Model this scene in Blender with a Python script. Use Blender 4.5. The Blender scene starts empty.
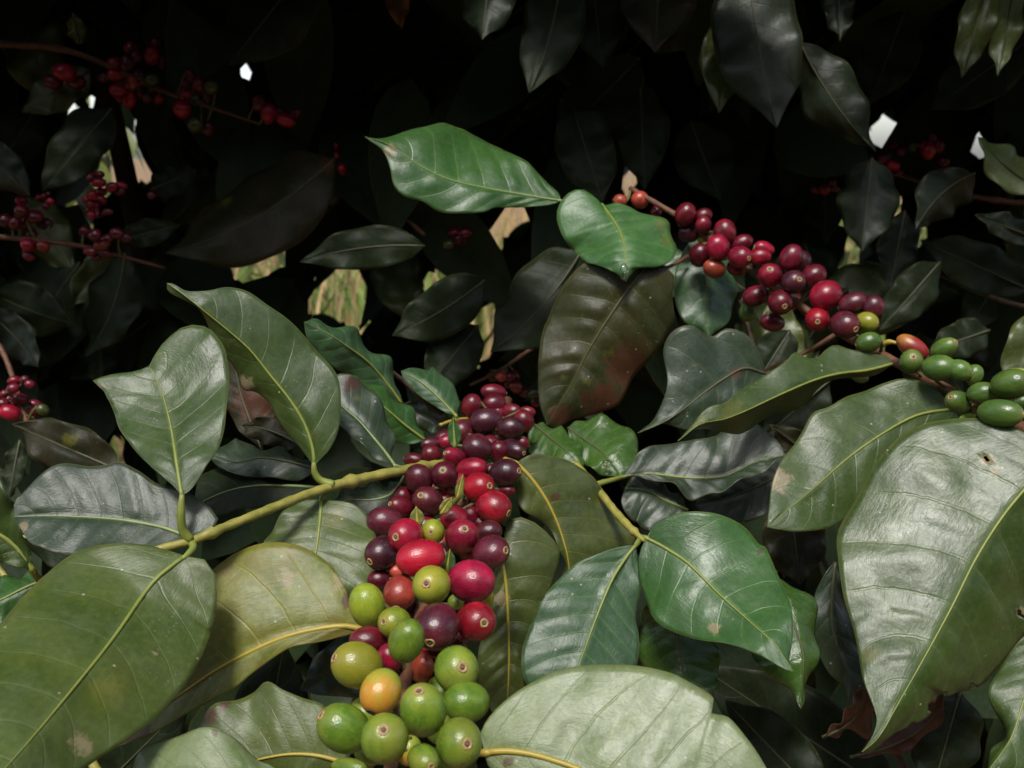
import bpy, math, random
from mathutils import Vector, Matrix, Quaternion, noise as mnoise
random.seed(7)
PI = math.pi
sc = bpy.context.scene
COL = sc.collection
W_, H_ = 1024, 768
FPX = 983.0
PITCH = math.radians(-13.0)
CAM = Vector((0, 0, 1.15))

# ------------------------------------------------------------------ camera
cd = bpy.data.cameras.new('camera')
cam = bpy.data.objects.new('camera', cd)
COL.objects.link(cam)
cam.location = CAM
cam.rotation_euler = (PI / 2 + PITCH, 0, 0)
cd.sensor_width = 36.0
cd.lens = 36.0 * FPX / W_
cd.clip_start = 0.02
cd.clip_end = 2000
cd.dof.use_dof = True
cd.dof.focus_distance = 0.38
cd.dof.aperture_fstop = 21.0
sc.camera = cam
RM = cam.rotation_euler.to_matrix()
RMI = RM.transposed()
CR = RM @ Vector((1, 0, 0)); CU = RM @ Vector((0, 1, 0)); CF = RM @ Vector((0, 0, -1))

def P(x, y, d):
    """A point of the place, found from where the photo shows it and its distance."""
    return CAM + RM @ Vector(((x - 512) / FPX * d, (384 - y) / FPX * d, -d))

def proj(p):
    q = RMI @ (p - CAM)
    d = -q.z
    if d < 0.01:
        return (0, 0, d)
    return (512 + q.x / d * FPX, 384 - q.y / d * FPX, d)

# ------------------------------------------------------------------ nodes
class NT:
    def __init__(s, name):
        s.m = bpy.data.materials.new(name); s.m.use_nodes = True
        s.t = s.m.node_tree; s.t.nodes.clear()
        s.out = s.t.nodes.new('ShaderNodeOutputMaterial')
    def n(s, typ, **kw):
        x = s.t.nodes.new(typ)
        for k, v in kw.items():
            setattr(x, k, v)
        return x
    def set(s, sock, v):
        if hasattr(v, 'is_linked') or isinstance(v, bpy.types.NodeSocket):
            s.t.links.new(v, sock)
        else:
            if isinstance(v, (tuple, list)) and len(v) == 3 and sock.type == 'RGBA':
                v = (*v, 1)
            sock.default_value = v
    def math(s, op, a, b=None, c=None, clamp=False):
        x = s.n('ShaderNodeMath', operation=op, use_clamp=clamp)
        s.set(x.inputs[0], a)
        if b is not None: s.set(x.inputs[1], b)
        if c is not None: s.set(x.inputs[2], c)
        return x.outputs[0]
    def mix(s, f, a, b, mode='MIX'):
        x = s.n('ShaderNodeMix', data_type='RGBA', blend_type=mode)
        s.set(x.inputs['Factor'], f)
        s.set(x.inputs[6], a); s.set(x.inputs[7], b)
        return x.outputs[2]
    def noise(s, vec, scale, detail=3, rough=0.55):
        x = s.n('ShaderNodeTexNoise'); x.noise_dimensions = '3D'
        s.set(x.inputs['Vector'], vec); x.inputs['Scale'].default_value = scale
        x.inputs['Detail'].default_value = detail; x.inputs['Roughness'].default_value = rough
        return x.outputs['Fac']
    def ramp(s, f, lo, hi):
        x = s.n('ShaderNodeMapRange', interpolation_type='SMOOTHSTEP')
        s.set(x.inputs[0], f); s.set(x.inputs[1], lo); s.set(x.inputs[2], hi)
        return x.outputs[0]
    def vadd(s, a, b):
        x = s.n('ShaderNodeVectorMath', operation='ADD'); s.set(x.inputs[0], a); s.set(x.inputs[1], b)
        return x.outputs[0]

NV = 8.0   # lateral vein pairs of a coffee leaf
def leaf_mat(name, c1, c2, rough=0.4, vein=(0.11, 0.15, 0.05), veinf=0.13, trans=0.12, film=0.06,
             filmc=(0.17, 0.19, 0.16), mott=0.0, mottc=(0.09, 0.04, 0.015), bump=0.5, spec=0.5, specks=0.8, wet=False):
    b = NT(name)
    tc = b.n('ShaderNodeTexCoord'); oi = b.n('ShaderNodeObjectInfo')
    uv = b.n('ShaderNodeSeparateXYZ'); b.set(uv.inputs[0], tc.outputs['UV'])
    off = b.n('ShaderNodeCombineXYZ')
    rr = b.math('MULTIPLY', oi.outputs['Random'], 37.0)
    b.set(off.inputs[0], rr); b.set(off.inputs[1], rr)
    pos = b.vadd(tc.outputs['Object'], off.outputs[0])
    at = b.n('ShaderNodeAttribute', attribute_name='blem')
    bl = b.n('ShaderNodeSeparateColor'); b.set(bl.inputs[0], at.outputs['Color'])
    big = b.noise(pos, 38, 4); fine = b.noise(pos, 420, 3); mid = b.noise(pos, 120, 3)
    u = b.math('ABSOLUTE', b.math('MULTIPLY_ADD', uv.outputs[0], 2.0, -1.0))
    jit = b.math('MULTIPLY_ADD', mid, 0.05, -0.025)
    v = b.math('SUBTRACT', b.math('ADD', uv.outputs[1], b.math('MULTIPLY', jit, 0.35)), b.math('MULTIPLY', b.math('POWER', u, 1.25), 0.15))
    w = b.math('MULTIPLY', v, NV)
    dist = b.math('PINGPONG', w, 0.5)
    wid = b.math('MULTIPLY_ADD', u, -0.03, 0.055)
    vm = b.math('SUBTRACT', 1.0, b.ramp(dist, 0.008, wid))
    vm = b.math('MULTIPLY', vm, b.ramp(u, 1.02, 0.75))
    # net of small veins
    vo = b.n('ShaderNodeTexVoronoi', feature='DISTANCE_TO_EDGE'); b.set(vo.inputs['Vector'], pos); vo.inputs['Scale'].default_value = 620
    net = b.ramp(vo.outputs['Distance'], 0.10, 0.0)
    base = b.mix(b.ramp(big, 0.3, 0.7), c1, c2)
    base = b.mix(b.math('MULTIPLY', b.ramp(fine, 0.35, 0.75), 0.28), base, tuple(min(1, x * 1.7 + 0.01) for x in c2))
    base = b.mix(b.math('MULTIPLY', net, 0.06), base, vein)
    # lighter tissue along the veins
    halo = b.math('MULTIPLY', b.ramp(dist, 0.16, 0.02), 0.08)
    base = b.mix(halo, base, vein)
    base = b.mix(b.math('MULTIPLY', vm, veinf), base, vein)
    mid_h = b.math('MULTIPLY', b.ramp(u, 0.10, 0.0), 0.35)
    base = b.mix(mid_h, base, vein)
    if mott > 0:
        mm = b.math('MULTIPLY', b.ramp(b.noise(pos, 55, 5, 0.65), 0.5, 0.68), mott)
        base = b.mix(mm, base, mottc)
    # dull film of dust
    fm = b.math('MULTIPLY', b.ramp(b.noise(pos, 70, 5, 0.7), 0.35, 0.75), film)
    base = b.mix(fm, base, filmc)
    # blemishes with an own place on the leaf: R dead brown, G yellow, B pale scar
    nz = b.math('MULTIPLY_ADD', b.noise(pos, 230, 5, 0.75), 1.5, -0.75)
    for k, (lo, hi, c, f) in enumerate(((0.42, 0.62, (0.070, 0.026, 0.014), .8), (0.35, 0.95, (0.14, 0.13, 0.018), .5), (0.46, 0.72, (0.30, 0.23, 0.13), .6))):
        ch = bl.outputs[k]
        m = b.ramp(b.math('MULTIPLY_ADD', nz, b.ramp(ch, 0.0, 0.3), ch), lo, hi)
        base = b.mix(b.math('MULTIPLY', m, f), base, c)
    # brown worn rim
    rim = b.math('MULTIPLY', b.ramp(u, 0.965, 0.995), 0.5)
    base = b.mix(rim, base, tuple(0.5 * a + 0.5 * c for a, c in zip(vein, (0.14, 0.10, 0.03))))
    # pale specks
    v2 = b.n('ShaderNodeTexVoronoi', feature='F1'); b.set(v2.inputs['Vector'], pos); v2.inputs['Scale'].default_value = 260
    sp = b.ramp(v2.outputs['Distance'], 0.16, 0.08)
    cs = b.n('ShaderNodeSeparateColor'); b.set(cs.inputs[0], v2.outputs['Color'])
    sp = b.math('MULTIPLY', sp, b.ramp(cs.outputs[0], 0.88, 0.91))
    base = b.mix(b.math('MULTIPLY', sp, specks), base, (0.34, 0.33, 0.24))
    v3 = b.n('ShaderNodeTexVoronoi', feature='F1'); b.set(v3.inputs['Vector'], pos); v3.inputs['Scale'].default_value = 620
    cs3 = b.n('ShaderNodeSeparateColor'); b.set(cs3.inputs[0], v3.outputs['Color'])
    dm = b.math('MULTIPLY', b.math('MULTIPLY', b.ramp(v3.outputs['Distance'], 0.34, 0.15), b.ramp(cs3.outputs[1], 0.62, 0.70)), b.ramp(b.noise(pos, 28, 4, 0.7), 0.5, 0.68))
    base = b.mix(b.math('MULTIPLY', dm, specks * 0.55), base, (0.22, 0.20, 0.11))
    bs = b.n('ShaderNodeBsdfPrincipled')
    b.set(bs.inputs['Base Color'], base)
    ro = b.math('ADD', rough - 0.21, b.math('MULTIPLY', b.noise(pos, 90, 6, 0.75), 0.32))
    if wet:
        ro = b.math('MULTIPLY', ro, b.math('MULTIPLY_ADD', b.ramp(big, 0.45, 0.6), -0.65, 1.0))
    b.set(bs.inputs['Roughness'], ro)
    bs.inputs['Specular IOR Level'].default_value = spec
    h = b.math('MULTIPLY', vm, -0.12)
    h = b.math('ADD', h, b.math('MULTIPLY', mid, 0.5))
    h = b.math('ADD', h, b.math('MULTIPLY', fine, 0.07))
    st = b.n('ShaderNodeMapping'); st.inputs['Scale'].default_value = (60, 22, 1); b.set(st.inputs[0], tc.outputs['UV'])
    h = b.math('ADD', h, b.math('MULTIPLY', b.noise(b.vadd(st.outputs[0], off.outputs[0]), 1.0, 5, 0.7), 0.22))
    bp = b.n('ShaderNodeBump'); bp.inputs['Strength'].default_value = bump; bp.inputs['Distance'].default_value = 0.0014
    b.set(bp.inputs['Height'], h); b.set(bs.inputs['Normal'], bp.outputs[0])
    tr = b.n('ShaderNodeBsdfTranslucent'); b.set(tr.inputs[0], b.mix(0.5, base, (0.10, 0.16, 0.02)))
    ms = b.n('ShaderNodeMixShader'); ms.inputs[0].default_value = trans
    b.t.links.new(bs.outputs[0], ms.inputs[1]); b.t.links.new(tr.outputs[0], ms.inputs[2])
    b.t.links.new(ms.outputs[0], b.out.inputs[0])
    return b.m

M = {}
M['mature'] = leaf_mat('mature_leaf', (0.024, 0.048, 0.007), (0.040, 0.068, 0.010), rough=0.41)
M['grey'] = leaf_mat('grey_green_leaf', (0.017, 0.032, 0.015), (0.026, 0.042, 0.020), rough=0.42, vein=(0.08, 0.11, 0.05), veinf=0.25)
M['worn'] = leaf_mat('worn_leaf', (0.038, 0.064, 0.009), (0.064, 0.090, 0.013), rough=0.45, film=0.10, mott=0.12, mottc=(0.12, 0.10, 0.04))
M['young'] = leaf_mat('young_leaf', (0.021, 0.066, 0.012), (0.034, 0.094, 0.018), rough=0.36, vein=(0.12, 0.22, 0.06), film=0.05, specks=0.3, trans=0.16)
M['bright'] = leaf_mat('bright_green_leaf', (0.030, 0.092, 0.020), (0.045, 0.125, 0.028), rough=0.45, vein=(0.14, 0.24, 0.07), film=0.03, specks=0.3, trans=0.16)
M['blue'] = leaf_mat('blue_green_leaf', (0.020, 0.056, 0.018), (0.030, 0.076, 0.025), rough=0.42, vein=(0.12, 0.20, 0.07), film=0.10, veinf=0.4)
M['wet'] = leaf_mat('wet_leaf', (0.022, 0.062, 0.008), (0.044, 0.095, 0.013), rough=0.3, vein=(0.08, 0.15, 0.03), film=0.04, wet=True, bump=0.7)
M['pale'] = leaf_mat('pale_sheen_leaf', (0.075, 0.115, 0.030), (0.115, 0.155, 0.045), rough=0.42, film=0.35, filmc=(0.30, 0.33, 0.25), veinf=0.25)  # sky sheen is partly put into this paler base and film
M['yellow'] = leaf_mat('yellowing_leaf', (0.085, 0.112, 0.012), (0.16, 0.158, 0.020), rough=0.5, vein=(0.30, 0.24, 0.03), film=0.10, filmc=(0.25, 0.25, 0.10), mott=0.35, mottc=(0.16, 0.07, 0.03))
M['old'] = leaf_mat('old_brown_leaf', (0.018, 0.025, 0.006), (0.030, 0.032, 0.008), rough=0.46, spec=0.28, vein=(0.09, 0.085, 0.02), film=0.06, mott=0.3, mottc=(0.05, 0.02, 0.012), filmc=(0.10, 0.08, 0.07))
M['olive'] = leaf_mat('olive_leaf', (0.034, 0.052, 0.009), (0.060, 0.078, 0.014), rough=0.42, vein=(0.14, 0.14, 0.03), film=0.08, mott=0.12, mottc=(0.07, 0.05, 0.015))
M['dark'] = leaf_mat('shade_dark_leaf', (0.008, 0.014, 0.005), (0.013, 0.020, 0.007), rough=0.5, spec=0.14, vein=(0.03, 0.04, 0.015), film=0.03, filmc=(0.07, 0.075, 0.07), veinf=0.3, trans=0.06, specks=0.1)  # for leaves at the back: their shade is put into the near-black colour
M['darkbrown'] = leaf_mat('shade_brownish_leaf', (0.012, 0.015, 0.006), (0.021, 0.019, 0.008), rough=0.5, spec=0.16, vein=(0.05, 0.04, 0.018), film=0.06, mott=0.2, mottc=(0.05, 0.022, 0.01), filmc=(0.06, 0.05, 0.04), trans=0.06, specks=0.1)  # brownish leaf, its tone lowered further to hold the shade at the back
M['dim'] = leaf_mat('shaded_grey_leaf', (0.009, 0.015, 0.007), (0.014, 0.021, 0.010), rough=0.46, spec=0.24, vein=(0.04, 0.05, 0.03), film=0.04, trans=0.06, specks=0.1)  # darker copy of the grey leaf, shade painted in for the back branches
M['dead'] = leaf_mat('dead_red_leaf', (0.036, 0.007, 0.006), (0.075, 0.013, 0.008), rough=0.42, vein=(0.16, 0.05, 0.02), film=0.1, trans=0.2)
M['deado'] = leaf_mat('dead_orange_leaf', (0.16, 0.055, 0.015), (0.24, 0.085, 0.022), rough=0.5, vein=(0.25, 0.12, 0.04), film=0.1, trans=0.2)
M['under'] = leaf_mat('leaf_underside', (0.060, 0.090, 0.030), (0.085, 0.115, 0.040), rough=0.6, vein=(0.16, 0.18, 0.07), film=0.1, spec=0.3)
M['underdark'] = leaf_mat('shade_dark_underside', (0.020, 0.032, 0.014), (0.030, 0.042, 0.018), rough=0.6, film=0.05, spec=0.25, trans=0.08)  # underside of the back leaves, shade put into the colour as well

def plain_mat(name, c1, c2, rough=0.5, scale=150, bump=0.3, spec=0.5, dist=0.0006):
    b = NT(name); tc = b.n('ShaderNodeTexCoord')
    n = b.noise(tc.outputs['Object'], scale, 4, 0.65)
    bs = b.n('ShaderNodeBsdfPrincipled')
    b.set(bs.inputs['Base Color'], b.mix(b.ramp(n, 0.3, 0.7), c1, c2))
    bs.inputs['Roughness'].default_value = rough; bs.inputs['Specular IOR Level'].default_value = spec
    bp = b.n('ShaderNodeBump'); bp.inputs['Strength'].default_value = bump; bp.inputs['Distance'].default_value = dist
    b.set(bp.inputs['Height'], n); b.set(bs.inputs['Normal'], bp.outputs[0])
    b.t.links.new(bs.outputs[0], b.out.inputs[0])
    return b.m
M['rib'] = plain_mat('green_midrib', (0.15, 0.19, 0.030), (0.21, 0.23, 0.045), 0.45)
M['ribpale'] = plain_mat('pale_midrib', (0.16, 0.21, 0.07), (0.20, 0.25, 0.09), 0.45)
M['ribyel'] = plain_mat('yellow_midrib', (0.30, 0.23, 0.025), (0.36, 0.27, 0.04), 0.45)
M['ribdark'] = plain_mat('dark_midrib', (0.045, 0.050, 0.018), (0.065, 0.06, 0.022), 0.5)
M['shoot'] = plain_mat('green_shoot', (0.17, 0.17, 0.025), (0.31, 0.27, 0.06), 0.5, 130, 0.9)
M['bark'] = plain_mat('brown_twig', (0.070, 0.030, 0.014), (0.14, 0.055, 0.024), 0.6, 260, 0.8)
M['barkdark'] = plain_mat('dark_bark', (0.035, 0.022, 0.014), (0.075, 0.05, 0.032), 0.8, 90, 0.9, 0.3, 0.003)
M['navel'] = plain_mat('berry_scar', (0.20, 0.12, 0.045), (0.36, 0.24, 0.10), 0.6, 900, 0.6)
M['naveldark'] = plain_mat('dark_berry_scar', (0.05, 0.03, 0.02), (0.12, 0.07, 0.035), 0.6, 900, 0.6)
def scar_mat(name, c1, c2, cc):
    b = NT(name); tc = b.n('ShaderNodeTexCoord')
    sx = b.n('ShaderNodeSeparateXYZ'); b.set(sx.inputs[0], tc.outputs['Object'])
    r = b.math('SQRT', b.math('ADD', b.math('POWER', sx.outputs[0], 2.0), b.math('POWER', sx.outputs[1], 2.0)))
    nz = b.noise(tc.outputs['Object'], 14, 4, .7)
    base = b.mix(b.ramp(nz, .35, .65), c1, c2)
    base = b.mix(b.ramp(b.math('ADD', r, b.math('MULTIPLY_ADD', nz, .06, -.03)), .13, .09), base, cc)
    base = b.mix(b.math('MULTIPLY', b.ramp(r, .03, .015), .8), base, c2)
    bs = b.n('ShaderNodeBsdfPrincipled'); b.set(bs.inputs['Base Color'], base); bs.inputs['Roughness'].default_value = .55
    b.t.links.new(bs.outputs[0], b.out.inputs[0])
    return b.m
M['navel'] = scar_mat('berry_scar_ring', (0.22, 0.13, 0.05), (0.40, 0.27, 0.11), (0.07, 0.035, 0.015))
M['stipule'] = plain_mat('yellow_bract', (0.30, 0.28, 0.03), (0.42, 0.33, 0.06), 0.5)
M['water'] = None
M['stalk'] = plain_mat('berry_stalk', (.07, .08, .02), (.12, .09, .03), .55)

def berry_mat(name, c1, c2, tip, rough=0.25, speck=0.5, tipf=0.5, tiplo=0.62, sss=0.04, basec=None, blush=None):
    """skin colours, colour round the scar; streaks run from stalk to scar"""
    b = NT(name); tc = b.n('ShaderNodeTexCoord'); oi = b.n('ShaderNodeObjectInfo')
    uv = b.n('ShaderNodeSeparateXYZ'); b.set(uv.inputs[0], tc.outputs['UV'])
    r = b.math('MULTIPLY', oi.outputs['Random'], 91.0)
    off = b.n('ShaderNodeCombineXYZ'); b.set(off.inputs[0], r); b.set(off.inputs[2], r)
    pos = b.vadd(tc.outputs['Object'], off.outputs[0])
    sx = b.n('ShaderNodeMapping'); sx.inputs['Scale'].default_value = (1, 1, 0.12); b.set(sx.inputs[0], pos)
    streak = b.noise(sx.outputs[0], 9, 4, 0.6)
    big = b.noise(pos, 1.3, 3)
    base = b.mix(b.ramp(big, 0.36, 0.64), c1, c2)
    base = b.mix(b.math('MULTIPLY', b.ramp(b.noise(pos, 3.2, 5, 0.7), 0.5, 0.72), 0.45), base, c1)
    base = b.mix(b.math('MULTIPLY', b.ramp(streak, 0.5, 0.75), 0.30), base, tuple(min(1, x * 1.6 + 0.02) for x in c2))
    base = b.mix(b.math('MULTIPLY', b.ramp(uv.outputs[1], tiplo, 1.0), tipf), base, tip)
    if basec:
        base = b.mix(b.ramp(b.math('ADD', uv.outputs[1], b.math('MULTIPLY', big, 0.25)), 0.62, 0.38), base, basec)
    # one cheek riper than the other
    sx2 = b.n('ShaderNodeSeparateXYZ'); b.set(sx2.inputs[0], tc.outputs['Object'])
    ck = b.ramp(b.math('ADD', sx2.outputs[0], b.math('MULTIPLY_ADD', big, 1.4, -0.7)), -0.2, 0.9)
    base = b.mix(b.math('MULTIPLY', ck, 0.55), base, blush or tuple(x * 0.45 for x in c1))
    # small differences from berry to berry
    hs = b.n('ShaderNodeHueSaturation'); b.set(hs.inputs['Color'], base)
    b.set(hs.inputs['Value'], b.math('MULTIPLY_ADD', oi.outputs['Random'], 0.5, 0.75))
    b.set(hs.inputs['Hue'], b.math('MULTIPLY_ADD', b.math('FRACT', r), 0.012, 0.494))
    base = hs.outputs[0]
    v2 = b.n('ShaderNodeTexVoronoi'); b.set(v2.inputs['Vector'], pos); v2.inputs['Scale'].default_value = 6.5
    cs = b.n('ShaderNodeSeparateColor'); b.set(cs.inputs[0], v2.outputs['Color'])
    sp = b.math('MULTIPLY', b.ramp(v2.outputs['Distance'], 0.16, 0.06), b.ramp(cs.outputs[0], 0.72, 0.75))
    base = b.mix(b.math('MULTIPLY', sp, speck), base, (0.45, 0.30, 0.20))
    bs = b.n('ShaderNodeBsdfPrincipled'); b.set(bs.inputs['Base Color'], base)
    b.set(bs.inputs['Roughness'], b.math('MULTIPLY_ADD', b.noise(pos, 4, 4, 0.7), 0.18, rough - 0.09))
    bs.inputs['Subsurface Weight'].default_value = sss
    bs.inputs['Subsurface Radius'].default_value = (0.5, 0.2, 0.1); bs.inputs['Subsurface Scale'].default_value = 0.004
    bp = b.n('ShaderNodeBump'); bp.inputs['Strength'].default_value = 0.16; bp.inputs['Distance'].default_value = 0.001
    b.set(bp.inputs['Height'], b.math('ADD', b.math('MULTIPLY', streak, 0.6), b.noise(pos, 14, 3))); b.set(bs.inputs['Normal'], bp.outputs[0])
    b.t.links.new(bs.outputs[0], b.out.inputs[0])
    return b.m
B = {}
B['purple'] = berry_mat('purple_berry_skin', (0.050, 0.008, 0.014), (0.10, 0.012, 0.020), (0.13, 0.02, 0.022))
B['dark'] = berry_mat('dark_purple_berry_skin', (0.030, 0.007, 0.012), (0.060, 0.010, 0.018), (0.09, 0.02, 0.02))
B['crim'] = berry_mat('crimson_berry_skin', (0.15, 0.005, 0.015), (0.30, 0.008, 0.028), (0.11, 0.010, 0.016))
B['dcrim'] = berry_mat('deep_crimson_berry_skin', (0.070, 0.005, 0.010), (0.15, 0.007, 0.018), (0.08, 0.012, 0.014))
B['red'] = berry_mat('red_berry_skin', (0.26, 0.005, 0.020), (0.36, 0.008, 0.026), (0.22, 0.010, 0.018))
B['orange'] = berry_mat('orange_red_berry_skin', (0.24, 0.030, 0.022), (0.36, 0.065, 0.030), (0.03, 0.012, 0.01), tipf=0.85)
B['amber'] = berry_mat('amber_berry_skin', (0.44, 0.20, 0.022), (0.30, 0.26, 0.028), (0.50, 0.15, 0.02), basec=(0.22, 0.26, 0.03))
B['green'] = berry_mat('green_berry_skin', (0.085, 0.160, 0.014), (0.145, 0.225, 0.020), (0.26, 0.25, 0.04), speck=0.15, blush=(0.20, 0.21, 0.03))
B['dgreen'] = berry_mat('dark_green_berry_skin', (0.050, 0.105, 0.018), (0.085, 0.150, 0.024), (0.17, 0.16, 0.05), speck=0.15)
B['ygreen'] = berry_mat('yellow_green_berry_skin', (0.15, 0.205, 0.014), (0.215, 0.255, 0.020), (0.34, 0.25, 0.04), speck=0.15, blush=(0.24, 0.20, 0.02))
B['dolive'] = berry_mat('dull_olive_berry_skin', (0.030, 0.040, 0.010), (0.055, 0.060, 0.014), (0.07, 0.04, 0.012), speck=0.1)  # green-brown skin, darkened to carry the dimness at the back
B['half'] = berry_mat('half_ripe_berry_skin', (0.22, 0.020, 0.022), (0.30, 0.030, 0.022), (0.09, 0.012, 0.018), basec=(0.40, 0.15, 0.03))
BLABEL = {'green': 'unripe green cherry', 'dgreen': 'unripe dark green cherry', 'ygreen': 'unripe yellow-green cherry', 'amber': 'amber half ripe cherry with dark end scar',
          'orange': 'withered orange-red cherry', 'half': 'half ripe cherry turning from orange to red', 'red': 'bright red ripe cherry',
          'dark': 'overripe blackish purple cherry', 'purple': 'purple ripe cherry'}

# ------------------------------------------------------------------ objects
def thing(name, label, cat, loc, group=None):
    o = bpy.data.objects.new(name, None); COL.objects.link(o)
    o.empty_display_size = 0.02
    o.location = loc; o['label'] = label; o['category'] = cat
    if group: o['group'] = group
    return o
def link(name, me, parent=None, label=None):
    o = bpy.data.objects.new(name, me); COL.objects.link(o)
    if parent: o.parent = parent
    if label: o['label'] = label
    return o
def world_of(o):
    v = Vector(o.location)
    while o.parent:
        o = o.parent; v = v + Vector(o.location)
    return v
def mesh(name, vs, fs, mats, origin=Vector((0, 0, 0)), smooth=True, uvs=None):
    me = bpy.data.meshes.new(name)
    me.from_pydata([tuple(v - origin) for v in vs], [], fs)
    for m in mats: me.materials.append(m)
    if uvs:
        l = me.uv_layers.new(name='UVMap')
        flat = []
        for p in me.polygons:
            for vi in p.vertices: flat.extend(uvs[vi])
        l.data.foreach_set('uv', flat)
    if smooth:
        me.polygons.foreach_set('use_smooth', [True] * len(me.polygons))
    return me

def crom(pts, n):
    """n+1 points evenly along a Catmull-Rom curve through pts (Vectors)."""
    if len(pts) == 2:
        return [pts[0].lerp(pts[1], i / n) for i in range(n + 1)]
    q = [2 * pts[0] - pts[1]] + list(pts) + [2 * pts[-1] - pts[-2]]
    dense = []
    for i in range(1, len(q) - 2):
        a, b, c, d = q[i - 1], q[i], q[i + 1], q[i + 2]
        for k in range(10):
            t = k / 10
            dense.append(0.5 * ((2 * b) + (c - a) * t + (2 * a - 5 * b + 4 * c - d) * t * t + (3 * b - a - 3 * c + d) * t ** 3))
    dense.append(pts[-1])
    acc = [0]
    for i in range(1, len(dense)): acc.append(acc[-1] + (dense[i] - dense[i - 1]).length)
    out = []; j = 0
    for i in range(n + 1):
        s = acc[-1] * i / n
        while j < len(acc) - 2 and acc[j + 1] < s: j += 1
        seg = acc[j + 1] - acc[j]
        out.append(dense[j].lerp(dense[j + 1], 0 if seg == 0 else min(1, max(0, (s - acc[j]) / seg))))
    return out

def interp(lst, t):
    if not isinstance(lst, (list, tuple)): return lst
    if len(lst) == 1: return lst[0]
    x = t * (len(lst) - 1); i = min(int(x), len(lst) - 2); f = x - i
    return lst[i] * (1 - f) + lst[i + 1] * f

def tube_mesh(name, pts, radii, mat, origin, seg=8, flat=None):
    vs, fs = [], []
    n = len(pts); prev = None
    for i, p in enumerate(pts):
        t = (pts[min(i + 1, n - 1)] - pts[max(i - 1, 0)])
        if t.length < 1e-9: t = Vector((0, 0, 1))
        t.normalize()
        if prev is None:
            a = t.cross(Vector((0.3, 0.2, 0.9)))
            if a.length < 0.1: a = t.cross(Vector((1, 0, 0)))
        else:
            a = prev - t * prev.dot(t)
        a.normalize(); prev = a; b_ = t.cross(a)
        r = interp(radii, i / (n - 1))
        for k in range(seg):
            th = 2 * PI * k / seg
            vs.append(p + (a * math.cos(th) + b_ * math.sin(th)) * r)
    for i in range(n - 1):
        for k in range(seg):
            fs.append((i * seg + k, i * seg + (k + 1) % seg, (i + 1) * seg + (k + 1) % seg, (i + 1) * seg + k))
    fs.append(tuple(range(seg))[::-1]); fs.append(tuple(range((n - 1) * seg, n * seg)))
    return mesh(name, vs, fs, [mat], origin)

def tube(name, parent, pts, radii, mat, n=None, seg=8, knots=(), label=None):
    """a twig or stalk through the points; knots = [(place 0..1, extra)] swell it like nodes"""
    n = n or max(6, len(pts) * 6)
    c = crom(pts, n)
    rr = []
    for i in range(n + 1):
        t = i / n; r = interp(radii, t)
        for kt, ke in knots:
            r *= 1 + ke * math.exp(-((t - kt) / 0.018) ** 2)
        rr.append(r * (1 + .07 * math.sin(i * 1.9 + pts[0].x * 90) + random.uniform(-.03, .03)))
    if name == 'stem': STEMS.setdefault(parent.name, []).extend(c)
    return link(name, tube_mesh(name, c, rr, mat, world_of(parent), seg), parent, label)

SUN_EL, SUN_AZ = math.radians(60), math.radians(194)     # azimuth clockwise from +Y: behind the camera
SUN_DIR = Vector((math.sin(SUN_AZ) * math.cos(SUN_EL), math.cos(SUN_AZ) * math.cos(SUN_EL), math.sin(SUN_EL)))
def tilt_off(ex, ey, mx, my, d, f):
    """how much farther a point of the blade lies when this half of it faces up to the open sky"""
    c = P(mx, my, d) - CAM
    h = (SUN_DIR - c.normalized()).normalized()
    ray = P(ex, ey, 1.0) - CAM
    return (h.dot(c) / h.dot(ray) - d) * f

def margin(pts, mp, n):
    """a margin sampled so that each step lies roughly across from the same step of the midrib"""
    K = n * 4
    de = crom(pts, K); m_ = crom(mp, 60) if len(mp) < 60 else mp
    seg = [(m_[i], m_[i + 1] - m_[i]) for i in range(len(m_) - 1)]
    tot = sum(v.length for _, v in seg)
    par = []; last = 0.0
    for i, p in enumerate(de):
        best = None; acc = 0.0
        for a_, v_ in seg:
            L2 = v_.length
            if L2 < 1e-9: continue
            f = max(0, min(1, (p - a_).dot(v_) / (L2 * L2)))
            q = (p - a_ - v_ * f).length
            if best is None or q < best[0]: best = (q, (acc + f * L2) / tot)
            acc += L2
        last = max(last, best[1])
        par.append(0.62 * last + 0.38 * i / K)
    par[0] = 0.0; par[-1] = 1.0
    out = []; j = 0
    for i in range(n + 1):
        t = i / n
        while j < K - 1 and par[j + 1] < t: j += 1
        d_ = par[j + 1] - par[j]
        out.append(de[j].lerp(de[j + 1], 0 if d_ < 1e-9 else max(0, min(1, (t - par[j]) / d_))))
    out[0] = de[0]; out[-1] = de[-1]
    return out

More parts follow.
